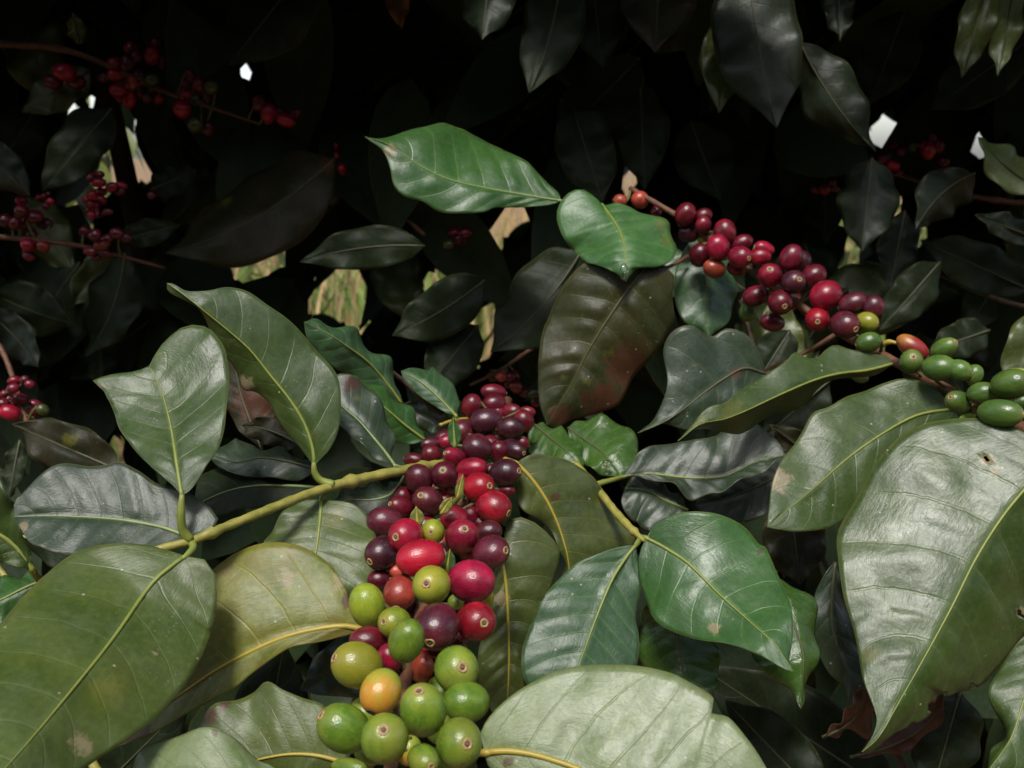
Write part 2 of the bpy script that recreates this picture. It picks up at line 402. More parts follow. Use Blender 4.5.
def leaf(parent, mid, e1, e2, d, o1=0.0, o2=0.0, mat='mature', under=None, arch=0.05, quilt=0.0005, wave=0.0018, wf=3.0,
         petiole=None, pet_r=0.0013, blem=(), rib='rib', n=56, m=12, ribr=0.00082, label=None, flip=False, holes=(), crump=0.0016, sh1=0, sh2=0, pl=0):
    """One leaf: midrib from base to tip, its two margins, how far away it is along the midrib (d) and at the margins (o1, o2)."""
    mp = crom([Vector((x, y, 0)) for x, y in mid], n)
    b0, b1 = mid[0], mid[-1]
    ea = margin([Vector((x, y, 0)) for x, y in [b0] + list(e1) + [b1]], mp, n)
    eb = margin([Vector((x, y, 0)) for x, y in [b0] + list(e2) + [b1]], mp, n)
    ph1, ph2 = random.uniform(0, 6), random.uniform(0, 6)
    pos3 = {}
    dl = [interp(d, i / n) for i in range(n + 1)]
    if pl:
        dp = [dl[0]]
        for i in range(1, n + 1):
            dp.append(dp[-1] + tilt_off(mp[i].x, mp[i].y, mp[i - 1].x, mp[i - 1].y, dp[-1], 1))
        dl = [a_ + (b_ - a_) * pl for a_, b_ in zip(dl, dp)]
    C, A, Bb = [], [], []
    for i in range(n + 1):
        t = i / n; w = math.sin(PI * min(1, max(0, t))) ** 0.55 if 0 < t < 1 else 0
        C.append(P(mp[i].x, mp[i].y, dl[i]))
        f1 = tilt_off(ea[i].x, ea[i].y, mp[i].x, mp[i].y, dl[i], sh1) if sh1 else interp(o1, t) * w
        f2 = tilt_off(eb[i].x, eb[i].y, mp[i].x, mp[i].y, dl[i], sh2) if sh2 else interp(o2, t) * w
        A.append(P(ea[i].x, ea[i].y, dl[i] + f1))
        Bb.append(P(eb[i].x, eb[i].y, dl[i] + f2))
    # which side is up
    nrm = Vector((0, 0, 0))
    for i in range(2, n - 2):
        nrm += (C[i + 1] - C[i - 1]).cross(A[i] - Bb[i])
    flipw = nrm.dot(CAM - C[n // 2]) < 0
    if flip: flipw = not flipw
    length = sum((C[i + 1] - C[i]).length for i in range(n))
    vs, uvs, px = [], [], []
    for i in range(n + 1):
        t = i / n
        tan = (C[min(i + 1, n)] - C[max(i - 1, 0)]).normalized()
        for k in range(-m, m + 1):
            s = abs(k) / m; E = A[i] if k < 0 else Bb[i]
            ev = E - C[i]; wd = ev.length
            p = C[i] + ev * s
            nn = tan.cross(ev) if k > 0 else ev.cross(tan)
            if k == 0: nn = tan.cross(Bb[i] - A[i])
            if nn.length < 1e-9: nn = tan.cross(Vector((0.3, 0.1, 0.9)))
            nn.normalize()
            if not flipw: nn = -nn
            nn = -nn if nn.dot(CAM - p) < 0 and not flip else nn
            v = t - 0.15 * s ** 1.25
            ww = v * NV
            q = abs(math.sin(PI * ww)) ** 0.8
            env = min(1, s / 0.2) * min(1, (1 - t) / 0.15 + 0.0) * min(1, t / 0.1)
            ph = ph1 if k < 0 else ph2
            z = arch * wd * 4 * s * (1 - s) * 0.5 + 0.62 * quilt * q * env * (1 - 0.5 * s) * (0.75 + 0.9 * mnoise.noise(Vector((ph1 + (0 if k < 0 else 5), round(ww + 0.0) * 1.7, 0.3))))
            z += wave * s ** 2.2 * math.sin(2 * PI * wf * t + ph) * min(1, t / 0.12) * min(1, (1 - t) / 0.12)
            z += crump * (1.25 * mnoise.noise(p * 34) + 0.4 * mnoise.noise(p * 95)) * min(1, s / 0.15) * min(1, t / 0.1) * min(1, (1 - t) / 0.1)
            p = p + nn * z
            vs.append(p); uvs.append((0.5 + 0.5 * k / m, t))
            e2d = ea[i] if k < 0 else eb[i]
            px.append(mp[i].lerp(e2d, s))
    w = 2 * m + 1
    fs = []
    for i in range(n):
        for k in range(2 * m):
            a, b, c, e = i * w + k, i * w + k + 1, (i + 1) * w + k + 1, (i + 1) * w + k
            if holes:
                ce = (px[a] + px[c]) * 0.5
                skip = False
                for hx, hy, hr in holes:
                    dd = math.hypot(ce.x - hx, ce.y - hy)
                    if dd < hr * (0.8 + 0.35 * math.sin(3 * math.atan2(ce.y - hy, ce.x - hx) + hx)): skip = True
                if skip: continue
            fs.append((e, c, b, a) if flipw else (a, b, c, e))
    org = world_of(parent)
    me = mesh('leaf', vs, fs, [M[mat], M[under or ('underdark' if mat in ('dark', 'darkbrown') else 'under')]], org, uvs=uvs)
    ca = me.color_attributes.new('blem', 'FLOAT_COLOR', 'POINT')
    data = []
    for q_ in px:
        c = [0, 0, 0]
        for bx, by, br, kind in blem:
            val = max(0, 1 - math.hypot(q_.x - bx, q_.y - by) / br)
            c['byp'.index(kind)] = max(c['byp'.index(kind)], val)
        data.extend((*c, 1))
    ca.data.foreach_set('color', data)
    o = link('leaf', me, parent, label)
    so = o.modifiers.new('thickness', 'SOLIDIFY'); so.thickness = 0.00035; so.offset = -1; so.material_offset = 1
    # raised midrib following the blade
    rp = []
    for i in range(0, n + 1):
        c = vs[i * w + m]
        rp.append(c)
    sgn = 1
    cn = nrm.normalized() * (1 if nrm.dot(CAM - C[n // 2]) > 0 else -1)
    if flip: cn = -cn
    rp = [p + cn * 0.00015 for p in rp]
    me2 = tube_mesh('midrib', rp[::2] if n % 2 == 0 else rp, [ribr, ribr * 0.8, ribr * 0.55, ribr * 0.3, ribr * 0.12], M[rib], org, 6)
    link('midrib', me2, o)
    if petiole:
        pts = [P(*q) if len(q) == 3 else P(q[0], q[1], d[0] if isinstance(d, (list, tuple)) else d) for q in petiole] + [C[0] + cn * 0.0001, C[1]]
        me3 = tube_mesh('petiole', crom(pts, 14), [pet_r * 1.25, pet_r, pet_r * 0.9, ribr], M[rib], org, 8)
        link('petiole', me3, o)
    return o

def leaf_q(parent, base, tip, hw, d, bend=0.0, mat='dark', o1=0.0, o2=0.0, rib='ribdark', asym=1.0, n=30, m=6, petiole=None, **kw):
    """A leaf of the usual coffee shape: pointed oval with a drawn-out tip; hw = half width."""
    b = Vector((base[0], base[1], 0)); t_ = Vector((tip[0], tip[1], 0)); ax = t_ - b; L = ax.length; ax.normalize()
    sd = Vector((-ax.y, ax.x, 0))
    mid, e1, e2 = [], [], []
    r1, r2 = random.uniform(-.08, .08), random.uniform(-.08, .08)
    for i in range(9):
        t = i / 8
        c = b.lerp(t_, t) + sd * (bend * 4 * t * (1 - t))
        mid.append((c.x, c.y))
        if 0 < i < 8:
            w = hw * (math.sin(PI * t ** 0.85) ** 0.75) * (1.0 if t < 0.75 else 1 - 0.55 * ((t - 0.75) / 0.25) ** 1.2)
            w1 = w * (1 + r1 * math.sin(9 * t)); w2 = w * asym * (1 + r2 * math.sin(8 * t + 1))
            p = c + sd * w1; q = c - sd * w2
            e1.append((p.x, p.y)); e2.append((q.x, q.y))
    kw.setdefault('wave', 0.0026); kw.setdefault('quilt', 0.0009); kw.setdefault('crump', 0.0034 if n >= 30 else .001)
    return leaf(parent, mid, e1, e2, d, o1, o2, mat, rib=rib, n=n, m=m, petiole=petiole, **kw)

# shared berry meshes: axis +z from stalk to scar, unit radius
def berry_mesh():
    vs, fs, uvs = [], [], []; R, S = 18, 28
    for i in range(R + 1):
        t = i / R; th = PI * t
        r = math.sin(th) ** 0.94 if 0 < t < 1 else 0.0
        z = -math.cos(th)
        z *= 1.0
        if t > 0.9: z -= 0.05 * ((t - 0.9) / 0.1) ** 2     # dimple round the scar
        for k in range(S):
            a = 2 * PI * k / S
            g = 1 - 0.018 * math.exp(-(math.sin(a) / 0.16) ** 2) * math.sin(th)   # seam between the two beans
            vs.append(Vector((r * math.cos(a) * g, r * math.sin(a) * 0.96 * g, z))); uvs.append((k / S, t))
    for i in range(R):
        for k in range(S):
            fs.append((i * S + k, i * S + (k + 1) % S, (i + 1) * S + (k + 1) % S, (i + 1) * S + k))
    return mesh('cherry', vs, fs, [B['red']], uvs=uvs)
def navel_mesh():
    vs, fs = [], []; S = 16
    prof = [(0.235, 0.925), (0.225, 0.985), (0.18, 1.012), (0.135, 0.985), (0.10, 0.965), (0.055, 0.975), (0.03, 1.01), (0.0, 1.015)]
    for j, (r, z) in enumerate(prof):
        for k in range(S):
            a = 2 * PI * k / S; f = 1 + 0.07 * math.sin(3 * a + j) + 0.04 * math.sin(5 * a)
            vs.append(Vector((r * f * math.cos(a), r * f * math.sin(a), z)))
    for j in range(len(prof) - 1):
        for k in range(S):
            fs.append((j * S + k, j * S + (k + 1) % S, (j + 1) * S + (k + 1) % S, (j + 1) * S + k))
    return mesh('scar', vs, fs, [M['navel']])
BERRY = berry_mesh(); NAVEL = navel_mesh()

STEMS = {}
def cherry(parent, x, y, rx, ry, d, kind, nav=None, stem=None, scar=True, darkscar=False):
    c = P(x, y, d); k = d / FPX
    if nav:
        ax, ay = (nav[0] - x) / rx, (nav[1] - y) / ry
        l = math.hypot(ax, ay)
        if l > 0.96: ax, ay = ax * 0.96 / l, ay * 0.96 / l
        az = math.sqrt(max(0.0, 1 - ax * ax - ay * ay))
        axis = CR * ax - CU * ay - CF * az
        lat = min(rx, ry) * k * (0.97 if abs(rx - ry) < 3 else 1.0); lon = lat * 1.1 if abs(rx - ry) < 3 else max(rx, ry) * k
    else:
        if rx >= ry:
            sx = random.choice((-1, 1)) if abs(rx - ry) > 1.0 else random.uniform(-1, 1)
            axis = CR * sx + CU * random.uniform(-.4, .2) + CF * random.uniform(0.1, 0.6)
        else:
            axis = -CU * 1.0 + CR * random.uniform(-.4, .4) + CF * random.uniform(0.1, 0.6)
        lat = min(rx, ry) * k; lon = max(rx, ry) * k * 1.04
    axis.normalize()
    o = link('cherry', BERRY, parent, BLABEL.get(kind))
    o.material_slots[0].link = 'OBJECT'; o.material_slots[0].material = B[kind]
    o.rotation_mode = 'QUATERNION'
    qz = axis.to_track_quat('Z', 'Y')
    o.rotation_quaternion = qz @ Quaternion((0, 0, 1), random.uniform(0, 2 * PI))
    o.location = c - world_of(parent); o.scale = (lat * random.uniform(.95, 1.04), lat * random.uniform(.95, 1.04), lon)
    ps = STEMS.get(parent.name)
    if ps:
        near = min(ps, key=lambda q: (q - c).length)
        if (near - c).length > lat * 0.9 and (near - c).length < 0.021:
            mi = Matrix.LocRotScale(c, o.rotation_quaternion, Vector(o.scale)).inverted()
            base = c - axis * lon * 0.9
            mid_ = base.lerp(near, .5) - axis * 0.001
            tm = tube_mesh('stalk', [mi @ q for q in crom([base, mid_, near], 6)], [.0008 / lat, .0007 / lat, .001 / lat], M['stalk'], Vector((0, 0, 0)), 6)
            link('stalk', tm, o)
    if scar:
        s = link('scar', NAVEL, o)
        if darkscar:
            s.material_slots[0].link = 'OBJECT'; s.material_slots[0].material = M['naveldark']
    return o

def cluster(parent, items, ox, oy, sc_, depth, kinds=None, scar=True):
    for it in items:
        x, y, rx, ry, kind, lay = it[:6]
        nav = it[6] if len(it) > 6 else None
        px, py = ox + x / sc_, oy + y / sc_
        dd = depth(px, py) + lay
        cherry(parent, px, py, rx / sc_ * (1.09 if py < 600 else 1.04), ry / sc_ * (1.09 if py < 600 else 1.04), dd, kind, (ox + nav[0] / sc_, oy + nav[1] / sc_) if nav else None, scar=scar,
               darkscar=kind in ('amber',))

# ------------------------------------------------------------------ 1. the central fruiting branch
T1 = thing('coffee_branch', 'central fruiting branch with crimson, purple and green cherries and a yellow-green leafy shoot', 'coffee branch', P(520, 372, .565))
tube('stem', T1, [P(508, 400, .545), P(500, 415, .53), P(474, 470, .46), P(440, 560, .385), P(412, 650, .342), P(395, 740, .308), P(385, 810, .285)],
     [.0028, .0027, .0026, .0024, .0022], M['bark'], n=48, seg=10, knots=((.2, .25), (.45, .25), (.7, .25), (.9, .25)))
tube('shoot', T1, [P(452, 463, .465), P(405, 470, .435), P(365, 478, .42), P(330, 487, .405), P(295, 499, .39), P(255, 515, .375), P(215, 531, .362), P(190, 541, .356), P(155, 550, .35)],
     [.0025, .0023, .0021, .0019, .0017, .0014], M['shoot'], n=60, seg=12, knots=((.15, .3), (.42, .5), (.865, .6)))
# A
leaf(T1, [(186, 556), (172, 566), (150, 586), (112, 640), (72, 690), (32, 738), (-14, 790)],
     [(172, 551), (148, 545), (120, 543), (90, 546), (66, 555), (45, 572), (20, 600), (-8, 632), (-30, 670), (-42, 720), (-35, 770)],
     [(203, 558), (214, 570), (217, 588), (216, 610), (208, 640), (192, 676), (170, 704), (148, 726), (120, 745), (85, 768), (40, 800), (10, 806)],
     [.348, .335, .31, .285, .265, .25], [0.012, 0.02], [0.0, 0.008], 'worn', petiole=[(192, 543, .356), (193, 548, .352)], quilt=.0006, wave=.0006,
     blem=[(80, 745, 26, 'p'), (22, 592, 22, 'y'), (105, 690, 40, 'y'), (152, 655, 9, 'p')], label='large worn green leaf with pale scuffed patch')
# B
leaf(T1, [(366, 630), (345, 626), (318, 629), (285, 637), (250, 652), (215, 671), (180, 695), (150, 717), (116, 747)],
     [(362, 618), (352, 605), (344, 585), (330, 564), (303, 547), (270, 543), (235, 553), (205, 578), (180, 620), (150, 680), (130, 722)],
     [(345, 636), (320, 642), (297, 646), (278, 655), (258, 669), (235, 688), (212, 700), (186, 713), (160, 730), (135, 741)],
     [.365, .362, .36, .36, .36], [0.006, 0.013, 0.008], [0.0, -0.006], 'yellow', sh1=.8, rib='ribyel', quilt=.0007, wave=.0006, ribr=.0012, arch=.12,
     blem=[(345, 580, 26, 'p'), (352, 600, 22, 'b'), (332, 625, 30, 'y'), (290, 640, 40, 'y'), (140, 735, 30, 'b'), (287, 578, 20, 'p'), (240, 610, 30, 'y')],
     label='yellowing leaf with pinkish brown blotches')
# C
leaf(T1, [(321, 500), (320, 520), (317, 545), (313, 570), (306, 600)],
     [(305, 499), (290, 506), (277, 520), (266, 540), (262, 560), (275, 585)],
     [(345, 502), (360, 508), (371, 520), (377, 545), (376, 570), (362, 592), (335, 602)],
     [.405, .396, .388, .384, .382], [.0, .004], [.0, .006], 'worn', sh2=.8, pl=.4, petiole=[(327, 490, .406)], rib='rib', quilt=.0006, blem=[(335, 520, 25, 'y')])
# D
leaf(T1, [(186, 536), (160, 527), (120, 520), (80, 517), (45, 516), (14, 517)],
     [(212, 530), (218, 518), (205, 503), (180, 490), (158, 484), (140, 472), (120, 463), (108, 465), (90, 466), (72, 464), (55, 468), (38, 480), (22, 494), (14, 503)],
     [(170, 545), (140, 552), (100, 550), (60, 553), (33, 546), (22, 530)],
     [.357, .362, .366, .366, .364], [.004, .010, .007], [-.008, -.016], 'grey', sh1=.95, pl=.8, petiole=[(188, 541, .356)], quilt=.0016, wave=.0010, rib='ribpale', arch=.02,
     blem=[(15, 498, 8, 'p'), (155, 480, 14, 'y'), (25, 528, 10, 'p')], label='grey-green leaf with silvery sheen on its upper half')
# E
leaf(T1, [(182, 496), (177, 465), (172, 432), (165, 402), (157, 380), (149, 366)],
     [(172, 485), (152, 468), (133, 448), (119, 428), (111, 405), (104, 391), (93, 382), (112, 374), (134, 371)],
     [(193, 487), (206, 470), (218, 448), (226, 420), (228, 390), (227, 358), (222, 343), (206, 327), (186, 325), (170, 335), (158, 348)],
     [.352, .360, .373, .385, .393], [.0, -.002, -.004], [.0, .004, .008], 'mature', sh1=.25, sh2=.6, pl=.35, petiole=[(190, 540, .356), (183, 530, .354), (181, 515, .352)], quilt=.0007, wave=.0012, rib='rib', pet_r=.0016,
     blem=[(100, 386, 12, 'p'), (150, 350, 20, 'y')], label='upright leaf with its tip curled back')
# F
leaf(T1, [(314, 466), (313, 450), (305, 425), (290, 400), (270, 375), (250, 350), (230, 332), (208, 314), (187, 297), (167, 283)],
     [(300, 448), (289, 437), (280, 419), (272, 402), (257, 392), (243, 390), (238, 376), (230, 359), (214, 346), (206, 326), (197, 310), (182, 300), (168, 291)],
     [(322, 458), (331, 448), (339, 428), (341, 402), (337, 376), (320, 353), (303, 333), (287, 319), (267, 306), (247, 291), (228, 286), (205, 290), (186, 291), (174, 284)],
     [.402, .402, .40, .397, .392, .387, .39], [.004, .006, .004], [.004, .009, .006], 'mature', sh2=1.2, pl=.2, petiole=[(333, 485, .405), (320, 480, .404), (315, 473, .403)], pet_r=.0016, quilt=.0006, wave=.0010,
     blem=[(205, 318, 18, 'y'), (245, 385, 20, 'p'), (315, 435, 6, 'b')], label='long arched leaf pointing up to a curled tip')
# G3
leaf(T1, [(395, 466), (385, 452), (372, 436), (358, 420), (344, 408), (330, 395)],
     [(388, 464), (375, 457), (360, 445), (348, 432), (340, 428), (334, 415)],
     [(392, 455), (393, 440), (389, 420), (381, 402), (368, 386), (355, 378), (340, 374), (330, 380)],
     [.43, .432, .436, .44], [-.006], [.012], 'grey', petiole=[(403, 470, .434)], rib='ribpale', blem=[(357, 398, 8, 'y'), (352, 385, 16, 'b')])
# leaf below the shoot at the right
leaf(T1, [(402, 482), (390, 495), (372, 500), (350, 500), (330, 505)], [(385, 484), (365, 485), (350, 488), (338, 494)], [(398, 505), (385, 522), (365, 520), (345, 515)],
     [.44, .44, .44], 0.01, -.004, 'grey', rib='ribpale', blem=[(348, 500, 9, 'y')], petiole=[(408, 474, .44)])
# I, J
leaf(T1, [(516, 463), (530, 477), (545, 498), (556, 520), (563, 540), (568, 560), (570, 585)],
     [(515, 476), (514, 492), (521, 507), (541, 522), (556, 538), (563, 560)],
     [(530, 455), (552, 455), (571, 460), (589, 474), (605, 494), (620, 512), (634, 538), (625, 565), (595, 580)],
     [.452, .452, .452, .45, .45], [.0, .002], [.008, .022], 'olive', rib='ribyel', quilt=.0007, ribr=.0011,
     blem=[(555, 496, 9, 'b'), (600, 502, 12, 'y'), (538, 527, 6, 'b')], petiole=[(505, 460, .46)], label='olive green leaf with a yellow midrib beside the cherries')
leaf(T1, [(502, 560), (506, 585), (508, 620), (509, 655), (508, 690), (506, 725)],
     [(494, 570), (490, 600), (484, 630), (478, 655), (480, 685), (492, 712)],
     [(508, 520), (530, 520), (552, 538), (561, 555), (556, 575), (545, 600), (536, 630), (530, 665), (520, 705)],
     [.415, .412, .41, .408], [.0, .0], [.012, .0], 'olive', rib='ribyel', quilt=.0024, wave=.001, arch=.1, petiole=[(498, 545, .418)], blem=[(500, 600, 20, 'p')],
     label='dark olive leaf quilted between its veins')
# O
leaf(T1, [(484, 753), (505, 751), (530, 754), (555, 761), (585, 772), (640, 800), (740, 830), (800, 830)],
     [(480, 742), (482, 728), (495, 710), (512, 695), (532, 682), (556, 670), (584, 664), (612, 664), (640, 666), (672, 674), (700, 688), (714, 699), (711, 713), (728, 718), (745, 737), (762, 760), (785, 800)],
     [(486, 762), (500, 778), (540, 800), (600, 830), (680, 850)],
     [.300, .295, .285, .28, .275], [.004, .014, .016, .010], [-.004, -.012], 'pale', sh1=.85, pl=.5, rib='ribyel', quilt=.0009, wave=.0006, ribr=.0011, petiole=[(470, 752, .306)],
     blem=[(576, 732, 10, 'y'), (705, 690, 20, 'y'), (714, 708, 9, 'b'), (500, 752, 25, 'y'), (508, 761, 12, 'b')], label='pale leaf with a bitten margin and yellow midrib')
# Y2
leaf(T1, [(346, 763), (320, 756), (295, 754), (270, 757), (240, 765), (205, 780)],
     [(344, 745), (335, 722), (322, 704), (305, 699), (286, 692), (268, 682), (252, 691), (235, 700), (215, 705), (200, 722), (190, 750)],
     [(330, 775), (300, 790), (250, 800)], [.325, .325, .325], [.004, .012, .01], 0.0, 'worn', rib='ribyel', petiole=[(370, 770, .315)],
     blem=[(212, 716, 20, 'b'), (225, 706, 14, 'b'), (335, 735, 10, 'y'), (330, 745, 6, 'b')], quilt=.0008)
# tiny bracts and young leaf
leaf_q(T1, (455, 448), (453, 417), 7, .415, mat='young', rib='rib', n=14, m=4, wave=.0003, quilt=0, label='tiny young leaf pointing up')
for (x0, y0, x1, y1, hw, d) in ((457, 499, 463, 474, 4, .405), (441, 514, 452, 497, 6, .395), (418, 528, 416, 506, 7, .385), (446, 577, 450, 549, 8, .365)):
    leaf_q(T1, (x0, y0), (x1, y1), hw, d, mat='young' if hw == 8 else 'yellow', rib='ribyel', n=12, m=3, wave=.0003, quilt=0)
tube('twig', T1, [P(440, 425, .5), P(455, 420, .51), P(472, 418, .52)], [.0009, .0008], M['ribyel'], n=10)
tube('twig', T1, [P(452, 505, .42), P(460, 495, .415), P(462, 485, .42)], [.0013, .001], M['rib'], n=10)

def d1(x, y):
    pts = [(372, .56), (400, .53), (470, .452), (560, .376), (650, .33), (740, .297), (800, .28)]
    for (y0, a), (y1, b) in zip(pts, pts[1:]):
        if y <= y1 or y1 == 800:
            return a + (b - a) * (y - y0) / (y1 - y0)
C4 = [(620,140,40,45,'dcrim',-.004),(705,85,45,30,'dcrim',.008),(707,130,42,37,'dcrim',0),(770,158,38,28,'dcrim',.006),(678,195,57,45,'dark',-.012),(768,222,48,42,'dark',-.008),
 (820,195,38,40,'dcrim',.002),(835,160,28,20,'dcrim',.012),(590,235,48,45,'purple',.004),(780,303,55,35,'dark',.0,(822,312)),(815,285,25,28,'dcrim',.012),(643,300,53,53,'purple',-.012),
 (725,315,37,42,'dcrim',.004),(468,282,40,25,'purple',.006),(530,275,35,30,'crim',.004),(465,325,35,35,'dcrim',-.002),(400,345,37,27,'dcrim',.006),(555,333,55,33,'crim',-.008,(520,322)),
 (622,378,57,40,'crim',-.004),(750,395,57,55,'dark',-.006,(802,385)),(418,418,50,53,'purple',-.012),(515,403,50,58,'dcrim',-.016,(513,378)),(648,450,68,58,'red',-.018,(697,440)),
 (690,400,30,40,'purple',.008),(755,460,30,25,'dcrim',.008),(452,505,58,65,'purple',-.006,(430,472)),(705,525,70,62,'crim',-.006,(768,545)),(355,490,38,40,'dcrim',.008),
 (348,525,52,40,'dcrim',.0,(310,512)),(287,582,63,57,'purple',-.006),(368,637,70,65,'red',-.022,(335,632)),(473,620,45,46,'ygreen',-.02,(468,615)),(555,570,50,45,'crim',-.006),
 (620,555,40,38,'crim',.006),(583,640,62,82,'crim',-.016,(595,598)),(685,620,47,40,'purple',.0),(695,700,65,67,'purple',-.008,(750,685)),(278,703,63,65,'dark',-.008,(238,727)),
 (425,720,85,65,'red',-.024),(515,510,34,40,'crim',.012),(500,690,40,50,'orange',.012),(560,430,40,36,'crim',.006),(640,500,40,36,'dcrim',.014),(470,460,45,45,'dcrim',.014),(550,500,42,42,'crim',.014),(440,600,45,45,'dcrim',.014),(620,690,45,50,'dcrim',.014),(650,210,42,42,'dcrim',.012),(690,290,40,40,'dcrim',.012),(400,560,45,45,'purple',.014),(330,640,45,50,'dcrim',.014),(570,385,36,36,'dcrim',.012),(720,170,36,36,'dcrim',.012),(660,590,40,40,'dcrim',.014),(520,265,40,36,'purple',.014)]
C5 = [(620,50,83,75,'crim',-.014),(467,65,77,75,'ygreen',-.024,(453,45)),(345,95,62,62,'orange',-.006,(338,140)),(637,205,77,82,'crim',-.008,(670,193)),(220,143,68,82,'ygreen',-.008),
 (325,210,62,65,'ygreen',-.014,(290,193)),(370,280,70,87,'green',-.024),(487,225,88,90,'purple',-.016,(468,265)),(228,280,72,55,'dcrim',.0),(305,345,50,55,'crim',.002),(525,310,70,45,'dcrim',.01),
 (181,373,95,92,'ygreen',-.008,(100,335)),(272,475,90,82,'amber',-.014,(240,530)),(562,390,92,88,'green',-.008,(590,358)),(434,545,90,110,'green',-.020,(425,450)),(600,515,85,80,'green',-.004),
 (572,672,92,92,'green',-.014,(607,645)),(130,615,90,105,'green',-.006,(58,553)),(287,655,95,100,'green',-.020,(293,592)),(435,735,75,55,'green',-.016,(472,735)),(150,765,75,35,'green',.0),
 (270,45,45,40,'dcrim',.008),(345,15,40,30,'orange',.004),(560,130,30,30,'green',.010),(680,110,25,50,'ygreen',.012),(430,385,45,60,'orange',.012),(380,700,50,55,'amber',.016),(385,160,50,55,'dcrim',.014),(420,320,50,60,'crim',.014),(510,470,60,60,'green',.016),(350,610,60,60,'green',.02),(505,620,60,60,'green',.018),(210,560,60,60,'green',.016),(330,400,50,50,'dcrim',.014),(560,260,50,50,'dcrim',.014),(230,700,60,60,'green',.018),(520,740,60,60,'green',.018)]
cluster(T1, C4, 310, 370, 3.838, d1)
cluster(T1, C5, 310, 568, 3.838, d1)

# ------------------------------------------------------------------ 2. the right fruiting branch
T2 = thing('coffee_branch', 'brown fruiting branch at the right, its cherries running from crimson to hard green', 'coffee branch', P(1075, 462, .41))
tube('stem', T2, [P(1075, 462, .41), P(1028, 432, .432), P(985, 407, .455), P(945, 388, .475), P(895, 362, .50), P(858, 342, .52), P(800, 306, .545), P(740, 262, .567), P(690, 224, .585), P(630, 188, .61)],
     [.0026, .0025, .0024, .0022, .0019, .0016], M['bark'], n=70, seg=10, knots=((.1, .2), (.28, .3), (.45, .3), (.62, .3), (.8, .3)))
tube('twig', T2, [P(842, 330, .55), P(815, 347, .555), P(785, 362, .56), P(760, 372, .57)], [.0014, .0010], M['bark'], n=12)
tube('twig', T2, [P(688, 256, .585), P(675, 264, .575), P(661, 269, .565), P(645, 268, .558)], [.0012, .0009], M['bark'], n=12)
# P
leaf(T2, [(1052, 460), (1024, 490), (1000, 520), (975, 560), (950, 610), (920, 665), (900, 700), (880, 735), (862, 752)],
     [(1030, 436), (1005, 424), (980, 418), (955, 418), (925, 425), (900, 438), (875, 465), (855, 500), (838, 532), (838, 560), (843, 595), (852, 625), (858, 650), (863, 680), (876, 715), (873, 735)],
     [(1060, 520), (1045, 570), (1028, 600), (1024, 630), (1010, 652), (992, 680), (978, 690), (962, 692), (946, 696), (936, 693), (926, 713), (906, 728), (888, 742), (872, 752)],
     [.415, .41, .40, .39, .38, .372, .37], [.0, .008, .004], [.006, .020, .012], 'mature', sh1=1.0, pl=1, quilt=.0018, wave=.0010, ribr=.0008, rib='rib', arch=.05, petiole=[(1045, 445, .42)],
     blem=[(988, 461, 17, 'p'), (994, 474, 13, 'p'), (985, 462, 6, 'b'), (940, 436, 10, 'y'), (1018, 612, 12, 'p'), (872, 655, 22, 'y'), (934, 704, 17, 'b'), (975, 688, 9, 'b')], holes=[(987, 463, 3.2), (1017, 614, 5), (934, 706, 10), (944, 698, 6), (975, 688, 5), (912, 724, 4)],
     label='big broad leaf with silver sheen, a tan scar and a torn margin', n=120, m=16)
# Q
leaf(T2, [(956, 410), (945, 410), (915, 416), (882, 434), (848, 458), (814, 488), (790, 508), (767, 527)],
     [(950, 398), (930, 385), (905, 379), (885, 382), (865, 390), (848, 396), (828, 408), (812, 414), (802, 432), (793, 446), (782, 460), (773, 480), (769, 508)],
     [(958, 425), (935, 440), (905, 455), (880, 480), (860, 508), (835, 526), (800, 532), (780, 530)],
     [.472, .465, .455, .445, .435], [.004, .011, .007], [.0, -.004], 'mature', sh1=.75, pl=.25, quilt=.0012, wave=.0012, rib='rib', petiole=[(962, 398, .474)], blem=[(780, 480, 25, 'p')],
     label='broad leaf with silvery crumpled upper edge')
# R
leaf(T2, [(898, 362), (868, 370), (841, 373), (814, 380), (781, 394), (747, 410), (724, 419), (700, 424), (678, 441)],
     [(888, 357), (868, 354), (852, 349), (838, 343), (828, 348), (821, 355), (808, 358), (794, 353), (784, 363), (764, 375), (740, 390), (724, 404), (707, 408), (692, 424)],
     [(880, 372), (855, 378), (825, 388), (795, 405), (772, 416), (755, 428), (736, 431), (715, 428), (695, 431)],
     [.50, .495, .485, .475, .465, .46], [.003, .007, .004], [.006, .022, .012], 'mature', sh1=.9, under='under', quilt=.0006, wave=.0016, rib='rib', petiole=[(905, 362, .5)],
     blem=[(730, 412, 30, 'y'), (700, 425, 20, 'y')], label='folded leaf seen edge on with wavy rim')
# S
leaf(T2, [(645, 268), (622, 298), (602, 328), (586, 355), (571, 385), (557, 408), (547, 425)],
     [(630, 256), (605, 256), (583, 264), (566, 283), (553, 306), (543, 333), (539, 363), (538, 386), (541, 408)],
     [(660, 262), (675, 278), (672, 296), (675, 319), (666, 335), (653, 356), (633, 379), (617, 403), (597, 413), (572, 420), (558, 427)],
     [.552, .552, .552, .552, .552], [.0, .012, .0], [.004, .014], 'old', quilt=.0030, wave=.0012, rib='ribdark', ribr=.001, arch=.08,
     blem=[(628, 368, 50, 'b'), (602, 402, 38, 'b'), (608, 352, 12, 'y'), (585, 381, 9, 'y'), (565, 378, 7, 'y'), (560, 415, 20, 'b')], label='old brown-blotched leaf quilted between its veins')
